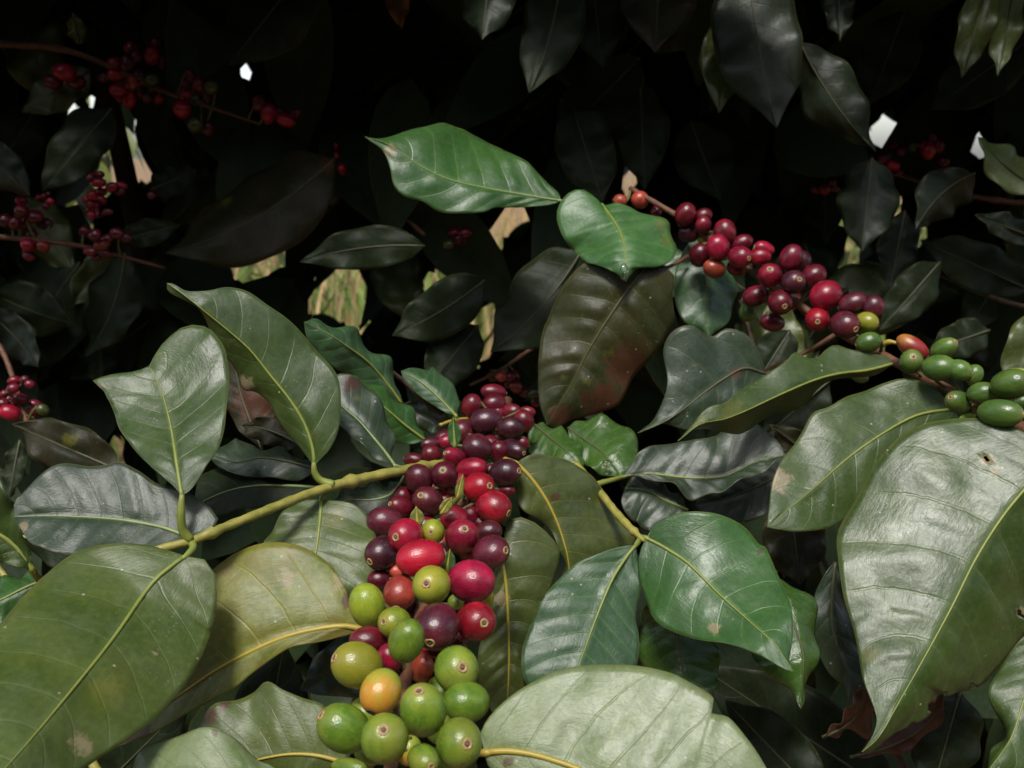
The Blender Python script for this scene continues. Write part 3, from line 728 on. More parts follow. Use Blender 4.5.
# V2
leaf(T2, [(712, 232), (708, 262), (705, 295), (709, 338)], [(692, 240), (678, 262), (674, 295), (684, 322), (700, 330)], [(726, 245), (735, 272), (736, 300), (728, 322), (716, 332)],
     [.60, .59, .585, .58], .004, .01, 'blue', rib='ribdark', petiole=[(700, 235, .59)])
def d2(x, y):
    pts = [(640, .605), (690, .583), (740, .565), (800, .543), (858, .518), (895, .498), (945, .474), (985, .454), (1030, .43)]
    for (y0, a), (y1, b) in zip(pts, pts[1:]):
        if x <= y1 or y1 == 1030:
            return a + (b - a) * (x - y0) / (y1 - y0)
C6 = [(108,105,43,47,'dcrim',-.008),(185,110,35,30,'dcrim',0),(185,150,33,35,'dcrim',-.004),(120,187,42,33,'dark',0),(190,210,30,25,'ygreen',.006),(277,180,45,50,'dcrim',0),(170,277,44,46,'dcrim',-.006),
 (248,245,46,50,'crim',-.012),(232,335,45,38,'orange',-.008),(350,225,42,32,'dcrim',.006),(342,285,50,47,'crim',-.012,(370,297)),(445,250,42,30,'crim',.004),(425,285,43,37,'crim',-.006),
 (560,290,47,53,'dcrim',-.006),(470,365,50,50,'crim',-.012,(455,343)),(570,393,48,52,'dark',-.012,(580,386)),(655,368,50,48,'dcrim',.0),(407,452,50,42,'dcrim',-.002),(512,480,53,50,'dcrim',-.014,(518,500)),
 (480,565,50,37,'dcrim',.0),(375,520,35,37,'dgreen',.008),(630,450,25,25,'dark',.008),(708,450,62,60,'crim',-.012),(672,552,57,52,'red',-.016,(655,565)),(823,485,55,45,'purple',-.006),(910,500,43,46,'purple',.0),
 (790,575,60,57,'purple',-.016,(818,597)),(883,563,47,43,'ygreen',-.006,(920,575)),(890,650,48,43,'dgreen',-.012),(330,330,40,35,'dcrim',.01),(600,300,40,40,'dark',.012),(560,470,40,40,'dcrim',.014)]
C7 = [(398,258,88,52,'half',-.006,(472,292)),(392,337,63,62,'dgreen',-.016,(378,315)),(570,268,75,52,'dgreen',.0,(612,240)),(545,372,85,68,'dgreen',-.014,(622,375)),(655,385,62,60,'dgreen',-.008,(706,408)),(735,410,45,52,'dgreen',.0),
 (648,560,82,60,'dgreen',-.014,(580,540)),(780,510,73,57,'dgreen',-.010,(850,500)),(938,460,98,80,'dgreen',-.006,(1010,440)),(880,620,110,75,'dgreen',-.018,(970,625)),(700,640,40,18,'green',.006),(1010,560,60,50,'dgreen',0),
 (105,415,55,35,'dgreen',.012),(975,395,50,22,'green',.006)]
cluster(T2, C6, 660, 190, 4.267, d2)
cluster(T2, C7, 840, 300, 5.484, d2)
for (x, y, r, k) in ((620, 201, 7, 'orange'), (640, 200, 9, 'orange'), (656, 212, 6, 'dcrim')):
    cherry(T2, x, y, r, r, .607, k)
tube('twig', T2, [P(880, 347, .51), P(888, 342, .506), P(897, 343, .503)], [.0012, .0015, .0008], M['ribyel'], n=8)

# ------------------------------------------------------------------ 3. the bright shoot right of the cherries
T3 = thing('coffee_branch', 'green shoot with two broad glossy blue-green leaves right of the central cherries', 'coffee branch', P(585, 475, .475))
tube('stem', T3, [P(575, 465, .485), P(598, 490, .468), P(618, 515, .45), P(640, 537, .432), P(648, 541, .43)], [.0022, .0020, .0018, .0019, .001], M['shoot'], n=30, seg=10, knots=((.86, .5),))
leaf(T3, [(636, 545), (627, 556), (613, 578), (600, 608), (588, 640), (578, 668), (572, 690)],
     [(622, 546), (600, 553), (576, 563), (560, 578), (549, 590), (538, 606), (529, 628), (522, 652), (524, 680), (540, 695)],
     [(638, 558), (640, 590), (638, 620), (639, 645), (636, 670), (620, 690), (595, 695)],
     [.432, .424, .416, .408, .40], [.0, .004], [.0, .004], 'blue', quilt=.0014, wave=.0010, rib='rib', petiole=[(641, 538, .432)], label='blue-green leaf hanging left of the node')
leaf(T3, [(646, 538), (665, 548), (690, 565), (720, 595), (750, 622), (775, 645), (794, 672)],
     [(651, 528), (666, 517), (690, 512), (720, 515), (745, 525), (759, 543), (766, 548), (775, 567), (785, 588), (792, 610), (792, 640), (790, 660)],
     [(640, 552), (638, 575), (645, 600), (655, 620), (671, 631), (700, 640), (730, 645), (760, 655), (782, 668)],
     [.43, .42, .41, .398, .385, .378], [.0, .016, .006], [.0, -.002], 'young', quilt=.0006, wave=.0010, rib='rib', petiole=[(641, 538, .432)],
     blem=[(760, 552, 7, 'b'), (715, 628, 14, 'p')], label='bright green leaf lying right of the node')
# M, N
leaf(T3, [(672, 585), (676, 620), (680, 655), (688, 690), (698, 708)], [(650, 600), (640, 625), (640, 660), (655, 690), (680, 705)], [(690, 610), (708, 635), (720, 655), (718, 678), (708, 700)],
     [.44, .435, .43, .425], [.01], [.006], 'wet', quilt=.0012, rib='ribdark', petiole=[(660, 550, .445)])
leaf(T3, [(772, 575), (792, 620), (803, 655), (802, 685), (801, 709)], [(762, 600), (756, 630), (752, 655), (770, 678), (790, 690)], [(808, 595), (818, 625), (818, 650), (812, 675), (806, 692)],
     [.44, .43, .42, .415], [.004], [.01], 'wet', quilt=.0008, rib='ribdark')

# ------------------------------------------------------------------ 4. shaded shoot with silver-sheened leaves behind it
T4 = thing('coffee_branch', 'shaded shoot behind the blue-green leaves, with dark leaves shining silver', 'coffee branch', P(830, 470, .60))
tube('stem', T4, [P(835, 475, .60), P(780, 455, .575), P(720, 470, .55), P(650, 470, .53), P(590, 486, .50)], [.0022, .0018, .0015], M['shoot'], n=24)
# W3
leaf(T4, [(622, 477), (650, 474), (690, 478), (725, 476), (755, 462), (785, 455)],
     [(630, 466), (645, 450), (675, 442), (705, 440), (728, 428), (748, 424), (765, 430), (778, 440)],
     [(650, 478), (672, 484), (690, 500), (708, 490), (725, 492), (752, 475), (772, 462)],
     [.50, .505, .51, .515, .52], [.004, .011, .006], [-.004, -.012], 'grey', sh1=1.0, pl=.8, quilt=.0020, wave=.0022, rib='rib', petiole=[(594, 485, .485), (608, 481, .49)], label='dark leaf with a bright silver sheen')
leaf(T4, [(800, 462), (775, 478), (750, 490), (722, 500), (695, 505)], [(790, 450), (765, 455), (742, 465), (720, 480), (702, 492)], [(795, 485), (780, 505), (755, 520), (725, 522), (705, 515)],
     [.525, .52, .515, .51], [.004, .008], [0, -.01], 'grey', sh1=1.0, pl=.8, quilt=.0014, wave=.0020, rib='ribdark')
leaf(T4, [(688, 510), (665, 500), (645, 490), (625, 488)], [(680, 498), (660, 485), (640, 478), (630, 480)], [(680, 525), (655, 530), (632, 520), (622, 505)],
     [.50, .505, .51], [.007], [-.01], 'grey', quilt=.001, rib='rib')
# wet little ones
leaf(T4, [(568, 428), (585, 440), (605, 455), (622, 478)], [(578, 420), (605, 418), (630, 430), (640, 450), (636, 468)], [(570, 440), (580, 458), (595, 472), (612, 477)],
     [.53, .52, .51, .505], [.012], [-.004], 'wet', quilt=.0006, wave=.002, rib='ribdark', label='small wet leaf with glinting water')
leaf(T4, [(535, 425), (550, 438), (565, 450), (582, 468)], [(545, 424), (565, 432), (580, 445), (585, 460)], [(528, 435), (530, 452), (545, 465), (565, 472)], [.53, .52, .51, .505], [.01], [0.0], 'wet', quilt=.001, rib='ribdark')
# V
leaf(T4, [(766, 374), (745, 368), (725, 378), (705, 392), (685, 408), (664, 422), (638, 433)],
     [(760, 355), (748, 335), (728, 328), (712, 336), (690, 326), (672, 332), (664, 350), (667, 375), (665, 395), (655, 415)],
     [(760, 395), (738, 412), (712, 424), (690, 430), (665, 426)],
     [.545, .54, .535, .53, .525], [.0, .008], [.0, .004], 'grey', quilt=.0008, wave=.0016, rib='ribdark', blem=[(693, 365, 5, 'y'), (735, 372, 12, 'b')], label='dull brownish leaf with drawn-out tip')
leaf_q(T4, (830, 470), (770, 425), 16, [.57, .56], mat='darkbrown')

# ------------------------------------------------------------------ 5. small shoot behind the long arched leaf
T5 = thing('coffee_branch', 'small dark shoot tucked behind the long arched leaf, its green leaves overlapping', 'coffee branch', P(470, 470, .56))
tube('stem', T5, [P(480, 480, .56), P(455, 428, .53), P(425, 402, .52), P(392, 372, .51), P(340, 345, .5)], [.0016, .0013, .001], M['barkdark'], n=20)
leaf(T5, [(402, 404), (388, 385), (368, 362), (345, 345), (325, 332), (304, 322)], [(385, 400), (365, 390), (345, 375), (325, 360), (308, 340)],
     [(399, 388), (392, 370), (387, 357), (373, 353), (364, 342), (353, 328), (338, 327), (320, 319)], [.50, .495, .485, .475, .47], [.0], [.012], 'blue', rib='rib', quilt=.0008)
leaf(T5, [(425, 440), (405, 425), (385, 408), (365, 392), (345, 376)], [(410, 444), (392, 442), (375, 425), (358, 405)], [(422, 428), (413, 412), (398, 400), (380, 388), (360, 378)], [.49, .485, .48, .475], [.0], [.012], 'young', rib='rib')
leaf(T5, [(456, 416), (445, 404), (432, 391), (418, 380), (401, 371)], [(445, 412), (428, 402), (412, 390), (404, 380)], [(459, 402), (455, 388), (444, 376), (432, 368), (428, 372), (414, 368)], [.51, .512, .515, .52], [.0], [.012], 'blue', rib='rib', wave=.0005, label='small neat leaf above the cherries', petiole=[(457, 424, .515)])
leaf_q(T5, (452, 428), (400, 404), 15, [.525, .53], mat='grey', rib='ribdark')
leaf(T5, [(318, 470), (290, 462), (262, 458), (235, 462), (205, 452)], [(305, 462), (285, 448), (268, 452), (250, 442), (230, 444), (212, 446)], [(300, 480), (270, 478), (240, 476), (218, 466)], [.43, .435, .44, .445], [.015], [-.003], 'grey', quilt=.0008, wave=.002, rib='ribdark')
leaf(T5, [(322, 488), (290, 486), (255, 486), (225, 492), (193, 506)], [(310, 475), (280, 462), (250, 458), (220, 466), (200, 480)], [(300, 503), (270, 505), (240, 510), (215, 515)], [.43, .435, .435, .43], [.02], [-.006], 'dark', quilt=.0008, wave=.0012, rib='ribpale')
leaf_q(T5, (300, 445), (241, 425), 15, [.45, .46], mat='darkbrown', bend=4)
leaf(T5, [(262, 450), (250, 420), (240, 390), (232, 350)], [(272, 425), (276, 400), (262, 372), (245, 355)], [(240, 430), (225, 405), (222, 380), (226, 360)], [.47, .475, .48], [0], [.0], 'darkbrown', rib='ribdark', blem=[(255, 400, 40, 'b')])

# ------------------------------------------------------------------ 6. two bright leaves in mid air
T6 = thing('coffee_branch', 'drooping twig with two lit dark green leaves above the old brown leaf', 'coffee branch', P(592, 150, 1.0))
tube('stem', T6, [P(592, 150, 1.0), P(588, 180, .82), P(584, 198, .68), P(580, 206, .60)], [.002, .0017, .0015, .0012], M['barkdark'], n=20)
leaf(T6, [(561, 201), (530, 196), (490, 189), (450, 180), (420, 166), (402, 154), (385, 143), (365, 137)],
     [(558, 192), (546, 181), (530, 167), (505, 152), (480, 137), (457, 128), (442, 122), (425, 126), (407, 132), (385, 139)],
     [(550, 205), (530, 207), (497, 208), (484, 213), (462, 214), (440, 211), (422, 201), (405, 197), (394, 186), (390, 168), (383, 150)],
     [.585, .58, .572, .565, .56, .558], [.006, .028, .015], [-.002, -.007, -.004], 'young', sh2=.85, pl=.25, quilt=.0016, wave=.0012, rib='ribpale', petiole=[(580, 204, .6)], blem=[(390, 150, 14, 'p')], n=64,
     label='long green leaf pointing left, its lower half shining')
leaf(T6, [(602, 205), (612, 218), (620, 232), (625, 250), (626, 282)],
     [(594, 196), (584, 189), (571, 190), (560, 203), (557, 220), (566, 242), (585, 260), (605, 268), (619, 275)],
     [(612, 206), (630, 207), (648, 214), (667, 222), (671, 234), (677, 246), (672, 260), (655, 268), (640, 268), (631, 276)],
     [.575, .56, .55, .542, .54], [.004, .016, .006], [.004, .016, .006], 'bright', quilt=.0010, wave=.0014, rib='rib', petiole=[(590, 203, .595)], blem=[(666, 240, 14, 'y'), (660, 225, 16, 'y')],
     label='bright green heart-shaped leaf with a wet tip')
# water at the tip
wm = NT('water'); wb = wm.n('ShaderNodeBsdfPrincipled'); wb.inputs['Base Color'].default_value = (1, 1, 1, 1); wb.inputs['Roughness'].default_value = 0.03
wb.inputs['Transmission Weight'].default_value = 1; wb.inputs['IOR'].default_value = 1.33; wm.t.links.new(wb.outputs[0], wm.out.inputs[0]); M['water'] = wm.m
def drop(parent, x, y, rpx, d, label=None, st=1.0):
    r = rpx * d / FPX
    vs, fs = [], []; R, S = 8, 12
    c = P(x, y, d)
    for i in range(R + 1):
        th = PI * i / R
        for k in range(S):
            a = 2 * PI * k / S
            vs.append(c + (CR * math.sin(th) * math.cos(a) * r + CU * math.cos(th) * r * st - CF * math.sin(th) * math.sin(a) * r * 0.6))
    for i in range(R):
        for k in range(S):
            fs.append((i * S + k, (i + 1) * S + k, (i + 1) * S + (k + 1) % S, i * S + (k + 1) % S))
    o = link('water_drop', mesh('water_drop', vs, fs, [M['water']], c), None)
    o.location = c; o['label'] = label; o['category'] = 'water drop'
    return o
drop(None, 624, 272, 4.5, .5375, 'clear water drop hanging at the tip of the heart-shaped leaf', 1.9)
drop(None, 607, 464, 5, .5005, 'water drop glinting on the small wet leaf', .8)

# ------------------------------------------------------------------ 7. bottom and side foreground shoots
T7 = thing('coffee_branch', 'low shoot in the bottom left corner with a pale leaf cut off below', 'coffee branch', P(-20, 800, .40))
tube('stem', T7, [P(230, 860, .33), P(120, 800, .37), P(60, 700, .40), P(20, 600, .42), P(-40, 520, .43)], [.002, .0018, .0014], M['shoot'], n=20)
leaf(T7, [(290, 800), (262, 778), (235, 770), (200, 772), (160, 785), (120, 800)], [(280, 780), (262, 757), (238, 739), (210, 730), (180, 734), (155, 744), (135, 765)], [(270, 810), (220, 815), (160, 810)],
     [.30, .30, .30], [.007, .012], [0, 0], 'pale', rib='ribyel', quilt=.0006, blem=[(216, 735, 6, 'b')], label='pale leaf cut off by the bottom edge')
leaf(T7, [(33, 571), (22, 553), (8, 540), (-10, 528), (-40, 500)], [(30, 550), (22, 528), (17, 510), (6, 490), (-10, 470), (-30, 480)], [(22, 568), (0, 562), (-20, 555), (-40, 530)],
     [.36, .358, .355, .35], [.0], [-.004], 'mature', rib='rib', ribr=.0014, petiole=[(40, 580, .385), (36, 576, .37)], blem=[(20, 515, 10, 'y')])
leaf(T7, [(45, 580), (25, 588), (5, 598), (-25, 612)], [(30, 575), (10, 578), (-10, 590)], [(40, 598), (20, 615), (-5, 625)], [.39, .385, .38], [.015], [0], 'young', rib='rib')
leaf(T7, [(15, 535), (60, 545), (100, 556), (140, 575)], [(40, 528), (80, 535), (120, 550)], [(40, 560), (80, 575), (115, 580)], [.40, .40, .40], [.01], [0], 'dark')
leaf_q(T7, (250, 830), (285, 640), 45, [.42, .43], mat='dark')
leaf_q(T7, (400, 640), (300, 690), 32, [.42, .41], mat='grey')
leaf_q(T7, (60, 830), (190, 700), 40, [.42, .42], mat='dark')
T8 = thing('coffee_branch', 'low shoot in the bottom right corner with a narrow grey-green leaf and dead red leaves', 'coffee branch', P(960, 850, .48))
tube('stem', T8, [P(1010, 860, .45), P(930, 800, .47), P(880, 720, .48), P(840, 600, .50), P(815, 540, .52)], [.0024, .002, .0014], M['barkdark'], n=24)
leaf(T8, [(835, 562), (832, 595), (832, 625), (840, 655), (850, 680), (848, 704)], [(826, 572), (815, 595), (810, 625), (815, 650), (830, 672), (842, 690)], [(840, 580), (846, 605), (855, 630), (866, 655), (868, 680), (858, 695)],
     [.46, .455, .45, .445], [.0, .008], [.004], 'grey', rib='ribdark', quilt=.0006, wave=.0016, label='narrow grey-green wavy leaf')
leaf(T8, [(822, 737), (838, 730), (850, 722), (862, 708), (868, 690)], [(836, 735), (850, 732), (866, 738), (874, 720)], [(836, 726), (846, 712), (852, 700), (860, 688)], [.44, .437, .433, .43], [.004], [-.003], 'dead', rib='ribdark', n=30, m=8, label='dead red leaf folded under the big leaf')
leaf(T8, [(850, 757), (885, 748), (912, 735), (935, 715), (945, 690)], [(870, 757), (900, 754), (920, 742), (940, 722)], [(862, 745), (880, 730), (905, 722), (930, 700)], [.45, .445, .44, .435], [0], [.006], 'dead', rib='ribdark', n=30, m=8, label='dead red-brown leaf lying beneath the big leaf')
leaf(T8, [(1060, 620), (1040, 660), (1024, 700), (1010, 740), (985, 775)], [(1035, 628), (1010, 652), (993, 680), (990, 700), (1000, 722), (1005, 738), (995, 755)], [(1060, 680), (1050, 730), (1020, 770)],
     [.40, .39, .38, .37], [.004, .012], [0], 'mature', rib='rib', quilt=.0012, blem=[], label='leaf curling in from the bottom right corner')
leaf_q(T8, (790, 500), (800, 585), 34, [.50, .49], mat='darkbrown')
leaf_q(T8, (900, 800), (690, 660), 44, [.50, .53], mat='dark')
leaf_q(T8, (820, 800), (725, 700), 34, [.46, .48], mat='dark')
leaf_q(T8, (960, 690), (930, 800), 34, [.46, .45], mat='dark')

# ------------------------------------------------------------------ 8. shaded branches behind
GAPS = [(112, 165, 12, 22), (136, 160, 10, 22), (80, 118, 10, 12), (135, 22, 6, 10), (262, 258, 40, 16), (345, 292, 28, 38), (470, 335, 17, 26), (460, 365, 10, 16), (505, 222, 11, 12), (630, 182, 13, 9), (246, 74, 7, 7), 
        (906, 232, 24, 12), (889, 127, 6, 5), (908, 138, 5, 5), (936, 135, 7, 7), (986, 146, 6, 6), (1004, 30, 6, 12), (645, 382, 10, 8), (38, 38, 10, 8), (112, 455, 14, 12), (268, 435, 8, 5), (385, 90, 12, 8), (208, 138, 10, 6), (870, 180, 4, 4),
        (700, 180, 3, 3), (720, 192, 3, 3), (790, 195, 8, 3), (950, 210, 6, 4), (880, 350, 26, 14), (985, 325, 5, 6), (1010, 330, 8, 8), (822, 232, 8, 6), (600, 380, 3, 3)]
GAPS = [g_ for g_ in GAPS if g_[2] * g_[3] > 105 or g_[0] > 880 and g_[1] < 150 or g_[1] == 74]
def in_gap(x, y):
    for gx, gy, a, b in GAPS:
        if ((x - gx) / a) ** 2 + ((y - gy) / b) ** 2 < 0.4: return True
    return False
def back_branch(label, pts, radii, leaves, berries, dep, mat='bark', sz=3.0, ox=0, oy=0, extra=9):
    t = thing('coffee_branch', label, 'coffee branch', P(*pts[0]))
    tube('stem', t, [P(*p) for p in pts], radii, M[mat], n=30, knots=((.4, .25), (.7, .25)))
    for lf in leaves:
        base, tip, hw, d = lf[:4]; kw = lf[4] if len(lf) > 4 else {}
        leaf_q(t, base, tip, hw, d, **kw)
    def clear(x, y, r):
        return all(abs(x - g[0]) > g[2] + r or abs(y - g[1]) > g[3] + r for g in GAPS)
    made = 0
    for _ in range(80):
        if made >= extra: break
        q = random.choice(pts); bx_, by_ = q[0] + random.uniform(-90, 90), q[1] + random.uniform(-70, 60)
        ang = random.uniform(.15, 2.99); ln = random.uniform(75, 120)
        tx, ty = bx_ + math.cos(ang) * ln, by_ + math.sin(ang) * ln
        if ty > 400 or not all(clear(bx_ + (tx - bx_) * k_, by_ + (ty - by_) * k_, 22) for k_ in (.15, .4, .6, .85)): continue
        dd_ = max(dep, .72) + random.uniform(.05, .16)
        leaf_q(t, (bx_, by_), (tx, ty), ln * random.uniform(.24, .32), [dd_, dd_ - random.uniform(0, .03)], bend=random.uniform(-8, 8),
               mat=random.choice(('dark', 'dark', 'darkbrown', 'olive', 'dim')), o1=random.uniform(-.01, .02), o2=random.uniform(-.01, .02), wave=.003)
        made += 1
    more = []
    for bx, by, r1, r2, k in berries:
        for _ in range(2):
            if random.random() < .75:
                a_ = random.uniform(0, 2 * PI)
                more.append((bx + math.cos(a_) * r1 * 1.5, by + math.sin(a_) * r2 * 1.5, r1 * random.uniform(.75, 1), r2 * random.uniform(.75, 1), random.choice(('dcrim', 'dcrim', 'crim', 'purple'))))
    for bx, by, r1, r2, k in more:
        cherry(t, ox + bx / sz, oy + by / sz, r1 / sz, r2 / sz, dep + random.uniform(.004, .016), k, scar=False)
    for bx, by, r1, r2, k in berries:
        cherry(t, ox + bx / sz, oy + by / sz, r1 / sz, r2 / sz, dep + random.uniform(-.008, .008), k, scar=r1 / sz > 7)
    return t
R_, D_, G_ = 'red', 'dcrim', 'dolive'
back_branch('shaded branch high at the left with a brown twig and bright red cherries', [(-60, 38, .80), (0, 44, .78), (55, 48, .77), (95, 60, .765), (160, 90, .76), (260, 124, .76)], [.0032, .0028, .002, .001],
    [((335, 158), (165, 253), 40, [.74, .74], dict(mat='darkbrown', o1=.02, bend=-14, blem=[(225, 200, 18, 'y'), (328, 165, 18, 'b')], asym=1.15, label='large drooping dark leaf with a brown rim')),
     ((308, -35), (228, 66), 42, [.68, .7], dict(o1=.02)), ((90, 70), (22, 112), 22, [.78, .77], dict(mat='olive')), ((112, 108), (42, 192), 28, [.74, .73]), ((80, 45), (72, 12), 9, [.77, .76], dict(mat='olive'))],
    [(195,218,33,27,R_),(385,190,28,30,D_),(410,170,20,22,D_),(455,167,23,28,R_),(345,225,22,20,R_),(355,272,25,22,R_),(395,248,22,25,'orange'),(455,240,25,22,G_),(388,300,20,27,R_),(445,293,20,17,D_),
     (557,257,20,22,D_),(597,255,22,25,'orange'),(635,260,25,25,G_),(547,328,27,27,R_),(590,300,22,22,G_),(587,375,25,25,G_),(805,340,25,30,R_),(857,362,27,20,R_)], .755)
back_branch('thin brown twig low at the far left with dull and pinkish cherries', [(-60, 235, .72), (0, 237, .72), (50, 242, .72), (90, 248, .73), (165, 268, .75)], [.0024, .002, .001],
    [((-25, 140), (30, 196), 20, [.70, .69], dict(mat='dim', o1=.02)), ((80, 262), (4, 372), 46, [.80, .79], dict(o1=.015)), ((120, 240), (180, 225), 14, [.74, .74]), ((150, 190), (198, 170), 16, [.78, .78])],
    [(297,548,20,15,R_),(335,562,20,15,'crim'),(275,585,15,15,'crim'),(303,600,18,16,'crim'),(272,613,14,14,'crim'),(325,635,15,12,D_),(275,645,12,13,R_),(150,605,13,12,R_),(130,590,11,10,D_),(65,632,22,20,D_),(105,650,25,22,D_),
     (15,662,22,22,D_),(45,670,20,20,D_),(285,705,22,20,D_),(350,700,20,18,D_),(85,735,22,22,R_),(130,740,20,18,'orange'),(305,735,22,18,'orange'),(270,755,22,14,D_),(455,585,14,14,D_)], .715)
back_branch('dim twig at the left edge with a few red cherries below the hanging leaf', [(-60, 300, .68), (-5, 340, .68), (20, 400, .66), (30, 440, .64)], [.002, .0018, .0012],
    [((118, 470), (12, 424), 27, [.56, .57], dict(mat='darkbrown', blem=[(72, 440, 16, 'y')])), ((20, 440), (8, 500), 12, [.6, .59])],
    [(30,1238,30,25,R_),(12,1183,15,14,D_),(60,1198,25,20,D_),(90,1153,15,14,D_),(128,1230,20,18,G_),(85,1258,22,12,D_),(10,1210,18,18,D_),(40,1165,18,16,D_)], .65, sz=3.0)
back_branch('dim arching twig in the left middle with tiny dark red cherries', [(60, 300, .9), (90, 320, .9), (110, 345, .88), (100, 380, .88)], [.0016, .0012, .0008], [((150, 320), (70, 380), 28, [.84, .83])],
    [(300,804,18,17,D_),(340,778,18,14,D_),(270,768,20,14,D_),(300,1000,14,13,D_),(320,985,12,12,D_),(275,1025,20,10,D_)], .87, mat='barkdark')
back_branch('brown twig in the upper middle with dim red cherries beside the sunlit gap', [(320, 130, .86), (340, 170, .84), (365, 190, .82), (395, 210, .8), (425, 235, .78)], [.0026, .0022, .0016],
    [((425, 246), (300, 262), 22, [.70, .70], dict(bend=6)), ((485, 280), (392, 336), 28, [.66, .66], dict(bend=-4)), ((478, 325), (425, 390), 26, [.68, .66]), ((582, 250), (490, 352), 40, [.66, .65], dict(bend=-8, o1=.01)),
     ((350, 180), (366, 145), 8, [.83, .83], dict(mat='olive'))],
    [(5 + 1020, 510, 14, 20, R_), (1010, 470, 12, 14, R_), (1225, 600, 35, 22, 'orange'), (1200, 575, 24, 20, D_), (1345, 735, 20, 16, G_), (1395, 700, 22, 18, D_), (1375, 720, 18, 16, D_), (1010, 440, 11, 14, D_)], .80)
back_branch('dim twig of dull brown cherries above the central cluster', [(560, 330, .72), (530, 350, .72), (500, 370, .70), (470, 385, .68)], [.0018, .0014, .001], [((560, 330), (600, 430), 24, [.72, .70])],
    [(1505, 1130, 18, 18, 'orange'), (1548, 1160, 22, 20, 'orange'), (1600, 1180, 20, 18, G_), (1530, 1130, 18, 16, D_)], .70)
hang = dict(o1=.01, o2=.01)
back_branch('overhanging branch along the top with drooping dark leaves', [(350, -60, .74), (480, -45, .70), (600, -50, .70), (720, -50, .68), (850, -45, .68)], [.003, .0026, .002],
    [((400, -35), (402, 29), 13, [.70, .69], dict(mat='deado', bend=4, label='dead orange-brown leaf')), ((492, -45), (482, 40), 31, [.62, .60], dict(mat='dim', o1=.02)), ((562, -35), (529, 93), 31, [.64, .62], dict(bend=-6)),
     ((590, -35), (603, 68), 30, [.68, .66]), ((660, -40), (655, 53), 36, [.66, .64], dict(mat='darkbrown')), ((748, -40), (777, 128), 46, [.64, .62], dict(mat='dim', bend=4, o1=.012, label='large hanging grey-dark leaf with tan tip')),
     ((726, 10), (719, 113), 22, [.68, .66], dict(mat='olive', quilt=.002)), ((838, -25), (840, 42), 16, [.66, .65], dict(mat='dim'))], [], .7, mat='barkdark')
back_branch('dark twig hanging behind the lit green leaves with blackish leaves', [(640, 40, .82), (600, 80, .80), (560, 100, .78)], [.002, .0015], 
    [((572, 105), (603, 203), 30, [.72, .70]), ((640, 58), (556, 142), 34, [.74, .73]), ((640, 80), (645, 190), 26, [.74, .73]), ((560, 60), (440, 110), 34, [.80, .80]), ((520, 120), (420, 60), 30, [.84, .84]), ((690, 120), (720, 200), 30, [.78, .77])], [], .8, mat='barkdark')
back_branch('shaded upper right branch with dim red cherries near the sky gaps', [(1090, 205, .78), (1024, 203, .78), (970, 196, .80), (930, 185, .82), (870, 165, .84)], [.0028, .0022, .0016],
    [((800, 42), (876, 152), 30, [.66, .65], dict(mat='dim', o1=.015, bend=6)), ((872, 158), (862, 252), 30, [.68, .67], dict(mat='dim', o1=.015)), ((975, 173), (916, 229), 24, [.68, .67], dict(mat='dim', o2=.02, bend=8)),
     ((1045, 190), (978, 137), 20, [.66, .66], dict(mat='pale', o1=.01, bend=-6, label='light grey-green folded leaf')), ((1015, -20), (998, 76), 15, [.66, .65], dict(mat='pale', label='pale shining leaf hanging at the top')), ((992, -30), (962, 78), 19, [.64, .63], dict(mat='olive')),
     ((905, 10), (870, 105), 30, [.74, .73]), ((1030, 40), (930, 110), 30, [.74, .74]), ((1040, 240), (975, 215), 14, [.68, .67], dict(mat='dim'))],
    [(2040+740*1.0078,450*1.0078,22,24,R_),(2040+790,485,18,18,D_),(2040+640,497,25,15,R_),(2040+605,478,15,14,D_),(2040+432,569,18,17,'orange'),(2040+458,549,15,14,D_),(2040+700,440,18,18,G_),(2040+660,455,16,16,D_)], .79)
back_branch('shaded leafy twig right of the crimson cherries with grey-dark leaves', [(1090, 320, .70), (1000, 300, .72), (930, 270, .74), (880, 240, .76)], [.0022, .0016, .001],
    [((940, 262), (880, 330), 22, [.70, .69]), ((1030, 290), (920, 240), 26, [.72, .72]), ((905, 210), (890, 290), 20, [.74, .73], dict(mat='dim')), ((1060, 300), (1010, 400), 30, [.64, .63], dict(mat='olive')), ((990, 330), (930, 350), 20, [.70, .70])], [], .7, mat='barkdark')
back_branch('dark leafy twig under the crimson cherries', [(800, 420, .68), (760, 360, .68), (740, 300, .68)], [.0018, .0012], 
    [((790, 330), (752, 390), 22, [.64, .63]), ((770, 300), (800, 380), 20, [.66, .65], dict(mat='olive')), ((830, 380), (760, 440), 26, [.60, .60]), ((745, 290), (690, 250), 20, [.66, .66]), ((655, 240), (680, 300), 22, [.66, .65], dict(mat='blue'))], [], .7, mat='barkdark')

